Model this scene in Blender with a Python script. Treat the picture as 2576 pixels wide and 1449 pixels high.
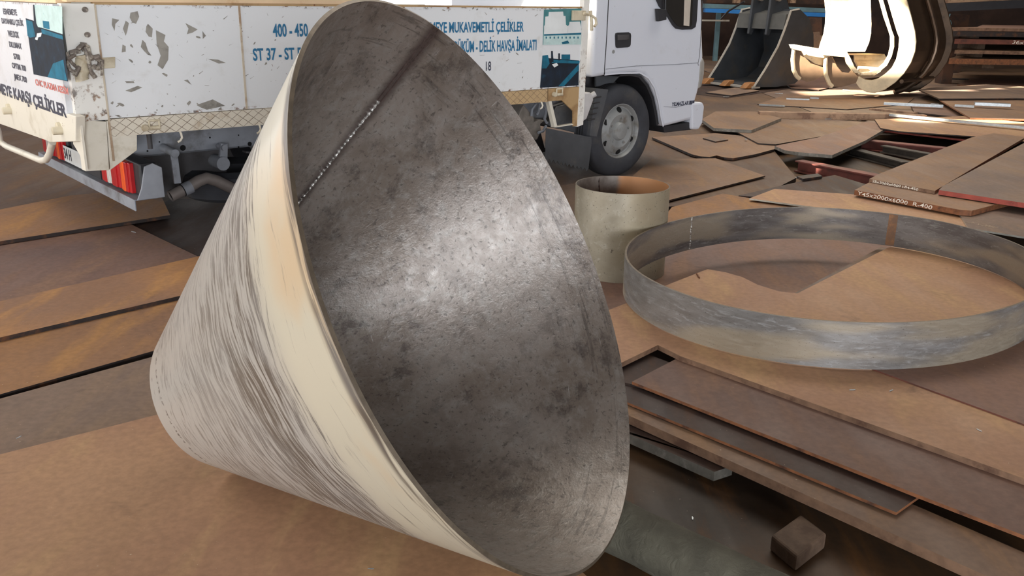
import bpy, bmesh, math, random
from mathutils import Vector, Matrix, noise
random.seed(7)
for o in list(bpy.data.objects): bpy.data.objects.remove(o)
SC = bpy.context.scene
COL = SC.collection
R = math.radians

# ---------------- camera ----------------
FPX, CX, CY, CAMH = 2249.7, 1288.0, 724.5, 1.6
MW = Matrix(((0.99987693, 0.01568845, 0.0),
             (0.00482769, -0.30768448, 0.9514762),
             (0.01492718, -0.9513591, -0.30772236)))   # columns: camera right, down, forward
cam = bpy.data.cameras.new('camera'); camo = bpy.data.objects.new('camera', cam); COL.objects.link(camo)
cam.sensor_fit = 'HORIZONTAL'; cam.sensor_width = 36.0; cam.lens = FPX / 2576 * 36.0
cam.clip_start = 0.05; cam.clip_end = 300
mc = MW.to_4x4()
for i in range(3):
    mc[i][1] = -MW[i][1]; mc[i][2] = -MW[i][2]
mc[0][3], mc[1][3], mc[2][3] = 0, 0, CAMH
camo.matrix_world = mc
SC.camera = camo

# ---------------- world, sun, daylight, added fill lamps, exposure ----------------
SC.view_settings.view_transform = 'Standard'
SC.view_settings.look = 'None'
SC.view_settings.exposure = 0.0
SC.view_settings.gamma = 1.0
SC.view_settings.use_curve_mapping = False
w = bpy.data.worlds.new('daylight'); SC.world = w; w.use_nodes = True
bg = w.node_tree.nodes['Background']
bg.inputs[0].default_value = (0.93, 0.96, 1.0, 1); bg.inputs[1].default_value = 1.9
SUN_T = Vector((0.80, 0.36, -0.48)).normalized()       # direction the sunlight travels
sd = bpy.data.lights.new('sun', 'SUN'); sd.energy = 62.0; sd.angle = R(0.6); sd.color = (1.0, 0.90, 0.74)
so = bpy.data.objects.new('sun', sd); COL.objects.link(so)
so.rotation_euler = SUN_T.to_track_quat('-Z', 'Y').to_euler(); so.location = (-6, -2, 12)
def area(name, loc, aim, sx, sy, power, col):
    l = bpy.data.lights.new(name, 'AREA'); l.shape = 'RECTANGLE'; l.size = sx; l.size_y = sy; l.energy = power; l.color = col
    o = bpy.data.objects.new(name, l); COL.objects.link(o); o.location = loc
    o.rotation_euler = (Vector(aim) - Vector(loc)).to_track_quat('-Z', 'Y').to_euler(); return o
area('doorway_daylight', (2.35, -8.0, 1.45), (0.4, 4.0, 1.2), 3.2, 2.3, 760, (0.93, 0.96, 1.0))
area('left_doorway_daylight', (-8.5, -2.0, 2.6), (0, 4.5, 0.4), 6.0, 3.6, 420, (1.0, 0.97, 0.92))
area('overhead_fill_left', (-6.5, 4.5, 6.6), (-1.5, 3.5, 0), 6.0, 4.0, 430, (1.0, 0.97, 0.93))  # fill lamp added overhead to light the floor beneath the closed roof
area('overhead_fill_middle', (3.0, 9.0, 6.7), (3.0, 9.0, 0), 7.0, 4.0, 420, (1.0, 0.93, 0.83))  # added overhead fill for the middle of the hall
area('overhead_fill_back', (6.0, 18.0, 6.7), (6.0, 18.0, 0), 9.0, 5.0, 520, (1.0, 0.93, 0.83))  # added overhead fill for the back of the hall

# ---------------- helpers ----------------
def ray(x, y): return MW @ Vector(((x - CX) / FPX, (y - CY) / FPX, 1.0))
def P(x, y, z):
    d = ray(x, y); return Vector((0, 0, CAMH)) + d * ((z - CAMH) / d.z)
def PD(x, y, Y):                                     # point of a pixel at world depth Y
    d = ray(x, y); return Vector((0, 0, CAMH)) + d * (Y / d.y)
TO = Vector((1.02878, 7.82205, 0.10)); TDX = Vector((.757195, .653189, 0)); TDY = Vector((-.653189, .757195, 0))
def S(x, y, Y=0.0):                                  # truck side plane -> (X, Z)
    r = ray(x, y); c = Vector((0, 0, CAMH)); t = ((TO - c).dot(TDY) + Y) / r.dot(TDY); p = c + r * t - TO
    return p.dot(TDX), p.z
def T(x, y, X):                                      # truck cross plane -> (Y, Z)
    r = ray(x, y); c = Vector((0, 0, CAMH)); t = ((TO - c).dot(TDX) + X) / r.dot(TDX); p = c + r * t - TO
    return p.dot(TDY), p.z

def lin(c):
    return tuple(((v / 255) / 12.92 if v / 255 <= 0.04045 else ((v / 255 + 0.055) / 1.055) ** 2.4) for v in c) + (1.0,)

class NT:
    def __init__(s, name):
        s.m = bpy.data.materials.new(name); s.m.use_nodes = True; s.n = s.m.node_tree.nodes; s.l = s.m.node_tree.links
        s.b = s.n['Principled BSDF']; s.tc = s.n.new('ShaderNodeTexCoord')
    def put(s, sock, v):
        if hasattr(v, 'links') or hasattr(v, 'is_linked'): s.l.new(v, sock)
        else: sock.default_value = v
    def math(s, op, a, b=0.0, c=None, clamp=False):
        n = s.n.new('ShaderNodeMath'); n.operation = op; n.use_clamp = clamp
        s.put(n.inputs[0], a); s.put(n.inputs[1], b)
        if c is not None: s.put(n.inputs[2], c)
        return n.outputs[0]
    def vmap(s, src, scale=(1, 1, 1), rand=False, rot=(0, 0, 0)):
        n = s.n.new('ShaderNodeMapping'); s.l.new(src, n.inputs[0]); n.inputs['Scale'].default_value = scale; n.inputs['Rotation'].default_value = rot
        if rand:
            oi = s.n.new('ShaderNodeObjectInfo'); cx = s.n.new('ShaderNodeCombineXYZ')
            a = s.math('MULTIPLY', oi.outputs['Random'], 40.0); b = s.math('MULTIPLY', oi.outputs['Random'], 23.0)
            s.l.new(a, cx.inputs[0]); s.l.new(b, cx.inputs[1]); s.l.new(cx.outputs[0], n.inputs['Location'])
        return n.outputs[0]
    def noise(s, vec, scale, detail=4, rough=.55, dist=0.0, out=0):
        n = s.n.new('ShaderNodeTexNoise'); s.l.new(vec, n.inputs['Vector']); n.inputs['Scale'].default_value = scale
        n.inputs['Detail'].default_value = detail; n.inputs['Roughness'].default_value = rough; n.inputs['Distortion'].default_value = dist
        return n.outputs[out]
    def voro(s, vec, scale, feature='F1'):
        n = s.n.new('ShaderNodeTexVoronoi'); n.feature = feature; s.l.new(vec, n.inputs['Vector']); n.inputs['Scale'].default_value = scale
        return n.outputs['Distance']
    def ramp(s, f, a, b, lo=0.0, hi=1.0):
        n = s.n.new('ShaderNodeMapRange'); s.put(n.inputs[0], f); n.inputs[1].default_value = a; n.inputs[2].default_value = b
        n.inputs[3].default_value = lo; n.inputs[4].default_value = hi; n.interpolation_type = 'SMOOTHSTEP'; return n.outputs[0]
    def mix(s, f, a, b, mode='MIX'):
        n = s.n.new('ShaderNodeMix'); n.data_type = 'RGBA'; n.blend_type = mode
        s.put(n.inputs[0], f); s.put(n.inputs[6], a); s.put(n.inputs[7], b); return n.outputs[2]
    def sep(s, v):
        n = s.n.new('ShaderNodeSeparateXYZ'); s.l.new(v, n.inputs[0]); return n.outputs
    def bump(s, h, strength=.3, dist=.01):
        n = s.n.new('ShaderNodeBump'); n.inputs['Strength'].default_value = strength; n.inputs['Distance'].default_value = dist
        s.put(n.inputs['Height'], h); s.l.new(n.outputs[0], s.b.inputs['Normal'])
    def set(s, col=None, rough=None, metal=None, spec=None, **k):
        if col is not None: s.put(s.b.inputs['Base Color'], col)
        if rough is not None: s.put(s.b.inputs['Roughness'], rough)
        if metal is not None: s.put(s.b.inputs['Metallic'], metal)
        if spec is not None: s.b.inputs['Specular IOR Level'].default_value = spec
        for kk, v in k.items(): s.put(s.b.inputs[kk.replace('_', ' ')], v)
        return s.m

def flat(name, rgb, rough=.5, metal=0.0, var=.12, scale=6.0, dirt=None, dirtamt=(.55, .75), dirt_scale=4.0):
    t = NT(name); v = t.vmap(t.tc.outputs['Object'], rand=True)
    n = t.noise(v, scale, 5, .6)
    f = t.ramp(n, .3, .7, 1 - var, 1 + var)
    c = t.mix(1.0, lin(rgb), t.mix(f, (0, 0, 0, 1), (1, 1, 1, 1)), 'MULTIPLY')
    cc = t.n.new('ShaderNodeHueSaturation'); cc.inputs['Color'].default_value = lin(rgb); t.l.new(f, cc.inputs['Value']); c = cc.outputs[0]
    if dirt:
        d = t.noise(v, dirt_scale, 6, .65)
        c = t.mix(t.ramp(d, dirtamt[0], dirtamt[1]), c, lin(dirt))
    t.bump(t.noise(v, scale * 8, 3), .08, .004)
    return t.set(c, rough, metal)

def rust(name, c1, c2, c3, rough=.62, streak=0.0, dust=.35, scale=1.0):
    """rolled steel plate: mottled rust, dust film, scratches, white specks"""
    t = NT(name); v = t.vmap(t.tc.outputs['Object'], rand=True)
    v2 = t.vmap(t.tc.outputs['Object'], (1, .22, 1), rand=True)
    big = t.noise(v, 1.1 * scale, 3, .5, .4); mid = t.noise(v2, 5 * scale, 6, .62, .3); fine = t.noise(v, 38, 4, .6)
    c = t.mix(t.ramp(big, .36, .64), lin(c1), lin(c2))
    c = t.mix(t.ramp(mid, .48, .70, 0, .75), c, lin(c3))
    oi = t.n.new('ShaderNodeObjectInfo')
    hs = t.n.new('ShaderNodeHueSaturation'); t.l.new(c, hs.inputs['Color'])
    t.l.new(t.math('ADD', t.math('MULTIPLY', oi.outputs['Random'], .26), t.ramp(fine, .2, .8, .74, 1.0)), hs.inputs['Value'])
    c = hs.outputs[0]
    v3 = t.vmap(t.tc.outputs['Object'], (1.0, 9, 1), rand=True, rot=(0, 0, .5))
    scr = t.noise(v3, 9, 5, .7); spk = t.noise(v, 95, 2, .5); zone = t.noise(v, 2.3, 2, .5)
    m = t.math('MULTIPLY', t.ramp(scr, .69, .74), t.ramp(zone, .5, .62))
    m2 = t.math('MULTIPLY', t.ramp(spk, .73, .76), t.ramp(zone, .45, .6))
    c = t.mix(t.math('MULTIPLY', t.math('MAXIMUM', m, m2), .55), c, lin((205, 190, 165)))
    dk = t.noise(v, 3.4, 5, .7, .6)
    c = t.mix(t.ramp(dk, .60, .78, 0, .45), c, lin((58, 42, 36)))
    t.bump(t.math('ADD', t.math('MULTIPLY', mid, .6), t.math('MULTIPLY', fine, .25)), .12, .012)
    return t.set(c, t.ramp(mid, .3, .7, rough - .08, rough + .12), .0, .35)

def raw_steel(name, c1, c2, c3, metal=.7, rough=.42, yellow=None, dirs=(1, 1, 1)):
    t = NT(name); v = t.vmap(t.tc.outputs['Object'], dirs, rand=True)
    a = t.noise(v, 3.0, 6, .65, .3); b = t.noise(v, 16, 6, .7, .8); f = t.noise(v, 90, 3, .6)
    c = t.mix(t.ramp(a, .35, .65), lin(c1), lin(c2))
    c = t.mix(t.ramp(b, .52, .68, 0, .8), c, lin(c3))
    if yellow:
        g = t.noise(v, 1.4, 2, .5); c = t.mix(t.ramp(g, .45, .6, 0, .8), c, lin(yellow))
    pit = t.ramp(f, .30, .36, 1, 0)
    c = t.mix(t.math('MULTIPLY', pit, .7), c, lin((40, 34, 30)))
    t.bump(t.math('ADD', b, t.math('MULTIPLY', f, .4)), .10, .004)
    return t.set(c, t.ramp(b, .3, .7, rough - .08, rough + .15), metal)

class MB:
    def __init__(s): s.v = []; s.f = []; s.mi = []; s.sm = []
    def add(s, verts, faces, mi=0, smooth=False):
        o = len(s.v); s.v += [Vector(q) for q in verts]
        for f in faces: s.f.append([i + o for i in f]); s.mi.append(mi); s.sm.append(smooth)
        return s
    def box(s, x0, x1, y0, y1, z0, z1, mi=0):
        v = [(x, y, z) for z in (z0, z1) for y in (y0, y1) for x in (x0, x1)]
        return s.add(v, [(0, 2, 3, 1), (4, 5, 7, 6), (0, 1, 5, 4), (2, 6, 7, 3), (0, 4, 6, 2), (1, 3, 7, 5)], mi)
    def prism(s, pts, ext, mi=0, side=None):
        """closed polygon (3D points) extruded by a vector"""
        pts = [Vector(p) for p in pts]; n = len(pts); e = Vector(ext)
        area = Vector((0, 0, 0))
        for i in range(n): area += pts[i].cross(pts[(i + 1) % n])
        if area.dot(e) > 0: pts.reverse()
        k = len(s.f)
        s.add(pts + [p + e for p in pts], [tuple(range(n)), tuple(range(2 * n - 1, n - 1, -1))] + [(i, i + n, (i + 1) % n + n, (i + 1) % n) for i in range(n)], mi)
        if side is not None:
            for j in range(k + 2, len(s.f)): s.mi[j] = side
        return s
    def tube(s, path, r, seg=12, mi=0, cap=True, hollow=False):
        path = [Vector(p) for p in path]; rings = []
        up = None
        for i, p in enumerate(path):
            a = path[max(i - 1, 0)]; b = path[min(i + 1, len(path) - 1)]; t = (b - a).normalized()
            if up is None: up = Vector((0, 0, 1)) if abs(t.z) < .9 else Vector((1, 0, 0))
            x = t.cross(up).normalized(); y = x.cross(t).normalized(); up = y
            rr = r[i] if isinstance(r, (list, tuple)) else r
            rings.append([p + x * math.cos(2 * math.pi * k / seg) * rr + y * math.sin(2 * math.pi * k / seg) * rr for k in range(seg)])
        vs = [q for rg in rings for q in rg]; fs = []
        for i in range(len(path) - 1):
            for k in range(seg): fs.append((i * seg + k, i * seg + (k + 1) % seg, (i + 1) * seg + (k + 1) % seg, (i + 1) * seg + k))
        s.add(vs, fs, mi, True)
        if cap:
            s.add(rings[0], [tuple(range(seg))][:1], mi); s.add(rings[-1], [tuple(range(seg - 1, -1, -1))], mi)
        return s
    def lathe(s, prof, c, axis, ref, seg=48, mi=0, close=False):
        """profile (radius, height) spun about axis through c"""
        c = Vector(c); a = Vector(axis).normalized(); u = Vector(ref).normalized(); w_ = a.cross(u)
        n = len(prof); vs = []
        for k in range(seg):
            th = 2 * math.pi * k / seg; d = u * math.cos(th) + w_ * math.sin(th)
            for (r, h) in prof: vs.append(c + a * h + d * r)
        fs = []
        for k in range(seg):
            k2 = (k + 1) % seg
            for i in range(n if close else n - 1):
                j = (i + 1) % n; fs.append((k * n + i, k2 * n + i, k2 * n + j, k * n + j))
        return s.add(vs, fs, mi, True)
    def build(s, name, mats, parent=None, bevel=0.0, origin=None, merge=False, local=False):
        me = bpy.data.meshes.new(name)
        if origin is None and parent is None:
            mn = [min(v[i] for v in s.v) for i in range(3)]; mx = [max(v[i] for v in s.v) for i in range(3)]
            origin = Vector(((mn[0] + mx[0]) / 2, (mn[1] + mx[1]) / 2, mn[2]))
        og = Vector(origin) if origin is not None else Vector((0, 0, 0))
        me.from_pydata([tuple(v if local else v - og) for v in s.v], [], s.f)
        if not isinstance(mats, (list, tuple)): mats = [mats]
        for m in mats: me.materials.append(m)
        for p, mi, sm in zip(me.polygons, s.mi, s.sm): p.material_index = mi; p.use_smooth = sm
        bm = bmesh.new(); bm.from_mesh(me)
        if merge: bmesh.ops.remove_doubles(bm, verts=bm.verts, dist=1e-5)
        bmesh.ops.recalc_face_normals(bm, faces=bm.faces)
        for ed in bm.edges:
            if len(ed.link_faces) == 2 and ed.calc_face_angle(0) > .6: ed.smooth = False
        bm.to_mesh(me); bm.free()
        o = bpy.data.objects.new(name, me); COL.objects.link(o); o.location = og
        if parent: o.parent = parent
        if bevel:
            b = o.modifiers.new('bevel', 'BEVEL'); b.width = bevel; b.segments = 2; b.limit_method = 'ANGLE'; b.angle_limit = R(40)
        return o

def tag(o, label=None, cat=None, group=None, kind=None):
    if label: o['label'] = label
    if cat: o['category'] = cat
    if group: o['group'] = group
    if kind: o['kind'] = kind
    return o
def empty(name, loc, rot=(0, 0, 0)):
    o = bpy.data.objects.new(name, None); COL.objects.link(o); o.location = loc; o.rotation_euler = rot; o.empty_display_size = .2; return o

_H = {}
def text_mesh(txt, offset=0.0):
    cu = bpy.data.curves.new('t', 'FONT'); cu.body = txt; cu.offset = offset; cu.resolution_u = 3
    o = bpy.data.objects.new('t', cu); COL.objects.link(o)
    dg = bpy.context.evaluated_depsgraph_get(); me = bpy.data.meshes.new_from_object(o.evaluated_get(dg))
    vs = [v.co.copy() for v in me.vertices]; fs = [tuple(p.vertices) for p in me.polygons]
    bpy.data.objects.remove(o); bpy.data.curves.remove(cu); bpy.data.meshes.remove(me); return vs, fs
def caph(offset):
    if offset not in _H:
        v, f = text_mesh('H', offset); ys = [q.y for q in v]; _H[offset] = (min(ys), max(ys))
    return _H[offset]
def lettering(mb, txt, origin, xd, yd, width, height, mi=0, offset=0.012, shear=0.0, jitter=0.0, lift=0.0):
    """text laid in the plane (xd, yd) from origin, cap height = height, total length = width"""
    vs, fs = text_mesh(txt, offset); y0, y1 = caph(offset); x0 = min(v.x for v in vs); x1 = max(v.x for v in vs)
    xd = Vector(xd).normalized(); yd = Vector(yd).normalized(); sx = width / (x1 - x0); sy = height / (y1 - y0)
    nrm = xd.cross(yd)
    out = []
    for v in vs:
        a = (v.x - x0) * sx; b = (v.y - y0) * sy
        if jitter: b += math.sin(a / height * 2.1) * jitter * height; a += math.sin(a / height * 3.7 + 1) * jitter * height * .6
        out.append(Vector(origin) + xd * (a + shear * b) + yd * b + nrm * lift)
    mb.add(out, fs, mi); return mb
# ---------------- materials ----------------
M_tan = rust('rust_tan', (170, 132, 100), (156, 118, 92), (182, 148, 108))
M_orange = rust('rust_orange', (152, 110, 72), (132, 98, 74), (172, 126, 74))
M_brown = rust('rust_brown', (132, 104, 82), (116, 92, 76), (146, 114, 84))
M_red = rust('rust_redbrown', (126, 96, 82), (112, 88, 80), (140, 108, 86))
M_grey = rust('rust_greyish', (128, 106, 90), (112, 94, 84), (140, 116, 94))
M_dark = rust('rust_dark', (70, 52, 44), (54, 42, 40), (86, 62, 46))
M_base = rust('rust_base', (108, 84, 64), (94, 74, 62), (122, 92, 66))  # darker rust: dirt and shade under the truck put into the colour
M_edge = flat('plate_edge_dark', (44, 36, 34), .6, .2, .25, 20, (96, 60, 36), (.5, .7), 9)
M_edge_o = flat('plate_edge_orange', (124, 78, 48), .7, .0, .25, 20, (70, 44, 32), (.5, .7), 14)
M_edge_g = flat('plate_edge_grey', (120, 116, 108), .5, .4, .2, 20, (150, 146, 138), (.5, .7), 14)
M_edge_w = flat('plate_edge_cut_bright', (190, 192, 186), .35, .7, .15, 20)
M_edge_r = flat('plate_edge_red_paint', (156, 72, 60), .6, .0, .15, 12, (96, 44, 40), (.5, .75), 8)
M_edge_dr = flat('plate_edge_dull_red', (104, 58, 46), .7, .0, .2, 12, (70, 44, 36), (.45, .7), 8)
M_edge_b = flat('plate_edge_brown', (122, 94, 74), .65, .1, .2, 20, (86, 60, 46), (.5, .7), 9)
M_ground = rust('oily_ground', (84, 62, 42), (54, 44, 36), (120, 82, 44), .6)
M_chalk = flat('chalk', (232, 228, 216), .9)
M_bar = flat('bright_bar', (178, 184, 188), .35, .7, .12, 30)
M_wood = flat('timber', (100, 80, 64), .8, .0, .2, 22, (86, 66, 52), (.45, .65), 16)

def cone_mat():
    # outside: scale-covered plate, pale cream with scoured streaks that run around the cone
    t = NT('cone_outside'); uv = t.tc.outputs['UV']; s_ = t.sep(uv); u, v = s_[0], s_[1]
    wv = t.vmap(uv, (1, 1, 1)); wob = t.noise(wv, 2.2, 3, .5)
    cmb = t.n.new('ShaderNodeCombineXYZ')
    t.l.new(t.math('MULTIPLY', u, 3.0), cmb.inputs[0]); t.l.new(t.math('ADD', t.math('MULTIPLY', v, 36.0), t.math('MULTIPLY', wob, 6.0)), cmb.inputs[1])
    st = t.noise(cmb.outputs[0], 1.9, 8, .72, .25)
    patch = t.noise(wv, 2.4, 4, .6, .5)
    band = t.math('MULTIPLY', t.ramp(v, .57, .66, .0, 1.0), t.ramp(v, 1.44, 1.58, 1.0, .0))
    thr = t.math('SUBTRACT', .66, t.math('ADD', t.math('ADD', t.math('MULTIPLY', band, .15), t.math('MULTIPLY', t.math('MULTIPLY', t.ramp(v, 1.05, 1.35), t.ramp(v, 1.48, 1.56, 1, 0)), .05)), t.math('MULTIPLY', t.ramp(patch, .42, .62), .06)))
    d = t.math('MULTIPLY', t.math('SUBTRACT', st, thr), 9.0, clamp=True)
    # rim band chips
    chips = t.math('MULTIPLY', t.math('SUBTRACT', t.noise(cmb.outputs[0], 1.1, 6, .7, .6), .60), 12.0, clamp=True)
    d = t.math('MULTIPLY', d, t.ramp(v, 1.0, 1.38, .62, 1.0)); d = t.math('MAXIMUM', d, t.math('MULTIPLY', chips, .8))
    dash = t.math('MULTIPLY', t.ramp(t.math('ABSOLUTE', t.math('SUBTRACT', v, t.math('ADD', .60, t.math('MULTIPLY', wob, .03)))), .003, .010, 1, 0), t.ramp(t.noise(wv, 26, 3, .6), .48, .56)); d = t.math('MAXIMUM', d, dash)
    edge = t.math('MULTIPLY', t.ramp(v, 1.69, 1.72), t.ramp(t.noise(cmb.outputs[0], .8, 5, .6), .40, .55)); d = t.math('MAXIMUM', d, edge)
    cream = t.mix(t.ramp(v, 1.40, 1.56), lin((166, 161, 154)), lin((192, 184, 165)))
    cream = t.mix(t.math('MULTIPLY', t.ramp(t.noise(wv, 3.1, 3, .5), .50, .66, 0, .6), t.ramp(v, 1.5, 1.62)), cream, lin((196, 164, 124)))
    dark = t.mix(t.ramp(t.noise(wv, 5, 3, .5), .4, .6), lin((98, 88, 78)), lin((120, 114, 108)))
    c = t.mix(d, cream, dark)
    t.bump(t.math('SUBTRACT', t.noise(wv, 3.5, 2, .5), t.math('MULTIPLY', d, .12)), .10, .02)
    t.b.inputs['Coat Weight'].default_value = .25; t.b.inputs['Coat Roughness'].default_value = .16
    mo = t.set(c, t.ramp(d, 0, 1, .36, .5), t.ramp(d, 0, 1, .08, .3))
    # inside: mill scale, mottled, scratched, rubbed bright in random patches
    t = NT('cone_inside'); uv = t.tc.outputs['UV']; s_ = t.sep(uv); u, v = s_[0], s_[1]
    a = t.noise(uv, 2.6, 5, .6, .4); b = t.noise(uv, 19, 8, .75, .3); f = t.noise(uv, 60, 5, .65, .4); g = t.noise(uv, 150, 3, .6)
    c = t.mix(t.ramp(a, .38, .62), lin((142, 133, 126)), lin((118, 107, 98)))
    c = t.mix(t.ramp(b, .45, .68, 0, .45), c, lin((158, 156, 152)))
    c = t.mix(t.math('MULTIPLY', t.ramp(t.noise(uv, 7.5, 8, .78, .3), .50, .64, 0, .75), t.ramp(a, .35, .6, .35, 1)), c, lin((72, 64, 60)))
    c = t.mix(t.ramp(f, .57, .66, 0, .6), c, lin((58, 52, 48)))
    sc = t.vmap(uv, (14, 1.0, 1), rot=(0, 0, .25)); sn = t.noise(sc, 7, 4, .65)
    sc2 = t.vmap(uv, (1.2, 16, 1), rot=(0, 0, -.5)); sn2 = t.noise(sc2, 6, 4, .65)
    scr = t.math('MULTIPLY', t.math('MAXIMUM', t.ramp(sn, .67, .71), t.ramp(sn2, .68, .72)), t.ramp(a, .45, .55, .2, .8))
    c = t.mix(t.math('MULTIPLY', scr, .6), c, lin((186, 184, 182)))
    cm = t.n.new('ShaderNodeCombineXYZ'); t.l.new(t.math('MULTIPLY', u, 2.2), cm.inputs[0]); t.l.new(t.math('MULTIPLY', v, 30.0), cm.inputs[1])
    drip = t.math('MULTIPLY', t.ramp(v, 1.50, 1.64), t.ramp(t.noise(cm.outputs[0], 1.6, 6, .7, .3), .54, .64)); c = t.mix(t.math('MULTIPLY', drip, .55), c, lin((62, 56, 52)))
    ws = t.math('ABSOLUTE', t.math('SUBTRACT', u, SEAM_U))
    ww = t.math('ADD', ws, t.math('MULTIPLY', t.noise(uv, 9, 2, .5), .01))
    heat = t.ramp(ww, .012, .045, .75, 0.0)
    c = t.mix(heat, c, lin((58, 42, 40)))
    t.bump(t.math('ADD', t.math('ADD', t.math('MULTIPLY', b, .5), t.math('MULTIPLY', f, .35)), t.math('MULTIPLY', g, .15)), .55, .0075)
    t.b.inputs['Coat Weight'].default_value = .5; t.b.inputs['Coat Roughness'].default_value = .20
    for ln in list(t.b.inputs['Normal'].links): t.l.new(ln.from_socket, t.b.inputs['Coat Normal'])
    mi = t.set(c, t.math('ADD', t.ramp(b, .35, .65, .40, .30), t.math('MULTIPLY', f, .16)), .5)
    return mo, mi
# ---------------- hall: unseen roof with holes placed to aim the sun, dark end wall ----------------
def roof():
    Z = 7.0; X0, X1, Y0, Y1 = -24, 24, -16, 46
    holes = HOLES
    xs = sorted({X0, X1} | {h[0] for h in holes} | {h[1] for h in holes}); ys = sorted({Y0, Y1} | {h[2] for h in holes} | {h[3] for h in holes})
    mb = MB()
    for i in range(len(xs) - 1):
        for j in range(len(ys) - 1):
            cx, cy = (xs[i] + xs[i + 1]) / 2, (ys[j] + ys[j + 1]) / 2
            if any(h[0] < cx < h[1] and h[2] < cy < h[3] for h in holes): continue
            mb.box(xs[i], xs[i + 1], ys[j], ys[j + 1], Z, Z + .12)
    tag(mb.build('ceiling', M_roof, origin=(0, 0, 0), merge=True), kind='structure')
M_roof = flat('roof_sheet', (96, 88, 80), .7)
HOLES = [(-6.7, -3.5, 10.25, 10.7), (-6.7, -2.8, 10.7, 11.15), (-6.2, -2.1, 11.15, 11.6), (-9.6, -8.4, 3.4, 4.15), (-6.6, -4.2, 6.35, 6.75)]
roof()
M_wall = flat('end_wall', (62, 44, 36), .8, 0, .3, 1.5, (40, 30, 28), (.45, .65), .8)
tag(MB().box(3.2, 24, 27.0, 27.2, 0, 7).build('wall_back', M_wall, origin=(14, 27, 0)), kind='structure')
tag(MB().box(16.0, 16.2, 6, 27.0, 0, 7).build('wall_right', M_wall, origin=(16, 16, 0)), kind='structure')
# ---------------- the big cone lying on its side ----------------
CA, CAL, CPH, CLEN, CZ = Vector((-1.34451, 2.73733, .18)), .475385, -.320952, 1.737753, .18
_d = Vector((math.cos(CPH), math.sin(CPH), 0)); _s = Vector((-math.sin(CPH), math.cos(CPH), 0)); _u = Vector((0, 0, 1))
CAX = _d * math.cos(CAL) + _u * math.sin(CAL); CE1 = -_d * math.sin(CAL) + _u * math.cos(CAL)
def cpt(th, l, off=0.0):
    r = l * math.sin(CAL) + off * math.cos(CAL); h = l * math.cos(CAL) - off * math.sin(CAL)
    return CA + CAX * h + (CE1 * math.cos(th) + _s * math.sin(th)) * r
SEAM_TH = 0.46
SEAM_U = SEAM_TH * 1.0 * CLEN * math.sin(CAL) * .75
MO, MI = cone_mat()
def build_cone():
    root = empty('steel_cone', (CA + CAX * (CLEN * .6)).to_tuple()[:2] + (CZ,))
    tag(root, 'huge open steel cone lying on its side in the foreground, pale scoured outside, dark inside', 'cone')
    inv = root.matrix_basis.inverted()
    NU, NV = 192, 26; L0 = .305 * CLEN; TH = .010
    bm = bmesh.new(); uvl = bm.loops.layers.uv.new('uv')
    def sheet(off, mi, flip):
        vs = [[bm.verts.new(cpt(2 * math.pi * i / NU, L0 + (CLEN - L0) * j / NV, off) - root.location) for j in range(NV + 1)] for i in range(NU)]
        for i in range(NU):
            for j in range(NV):
                q = [vs[i][j], vs[(i + 1) % NU][j], vs[(i + 1) % NU][j + 1], vs[i][j + 1]]
                uvq = [(i, j), (i + 1, j), (i + 1, j + 1), (i, j + 1)]
                if flip: q.reverse(); uvq.reverse()
                f = bm.faces.new(q); f.smooth = True; f.material_index = mi
                for lp, (a, b) in zip(f.loops, uvq): lp[uvl].uv = (2 * math.pi * a / NU * CLEN * math.sin(CAL) * .75, L0 + (CLEN - L0) * b / NV)
        return vs
    A = sheet(0.0, 0, False); B = sheet(-TH, 1, True)
    for i in range(NU):
        for j in (0, NV):
            q = [A[i][j], A[(i + 1) % NU][j], B[(i + 1) % NU][j], B[i][j]]
            if j == 0: q.reverse()
            f = bm.faces.new(q); f.material_index = 2
    me = bpy.data.meshes.new('cone_shell'); bmesh.ops.recalc_face_normals(bm, faces=bm.faces)
    for ed in bm.edges:
        if len(ed.link_faces) == 2 and ed.calc_face_angle(0) > .6: ed.smooth = False
    bm.to_mesh(me); bm.free()
    for m in (MO, MI, M_cone_edge): me.materials.append(m)
    sh = bpy.data.objects.new('cone_shell', me); COL.objects.link(sh); sh.parent = root
    # weld bead on the inner seam
    mb = MB(); path = []; rad = []
    n = 240
    for k in range(n):
        l = CLEN * (.28 + .56 * k / (n - 1)); rad.append(.0042 + .0022 * noise.noise(Vector((l * 60, 1, 0))) + .0012 * math.sin(k * 1.7)); path.append(cpt(SEAM_TH + .0035 * noise.noise(Vector((l * 8, 0, 0))), l, -TH) - root.location)
    mb.tube(path, rad, 8); mb.build('weld_seam', M_weld, root)
    mb = MB(); n = 120
    for dth in (-.012, .012):
        path = []; rad = []
        for k in range(n):
            l = CLEN * (.84 + .158 * k / (n - 1)); rad.append(.0030 + .0015 * noise.noise(Vector((l * 70, dth * 90, 0)))); path.append(cpt(SEAM_TH + dth, l, -TH) - root.location)
        mb.tube(path, rad, 6)
    mb.build('weld_bead', M_beadark, root)
    return root
M_cone_edge = flat('cone_cut_edge', (104, 92, 78), .45, .5, .2, 30)
t = NT('weld_bright'); vv = t.vmap(t.tc.outputs['Object']); nn = t.noise(vv, 120, 3, .6)
t.bump(nn, .6, .004); M_weld = t.set(t.mix(t.ramp(nn, .35, .6), lin((110, 104, 100)), lin((225, 224, 220))), .28, .85)
M_beadark = flat('weld_dark', (84, 70, 66), .4, .6, .3, 60)
build_cone()

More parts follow.
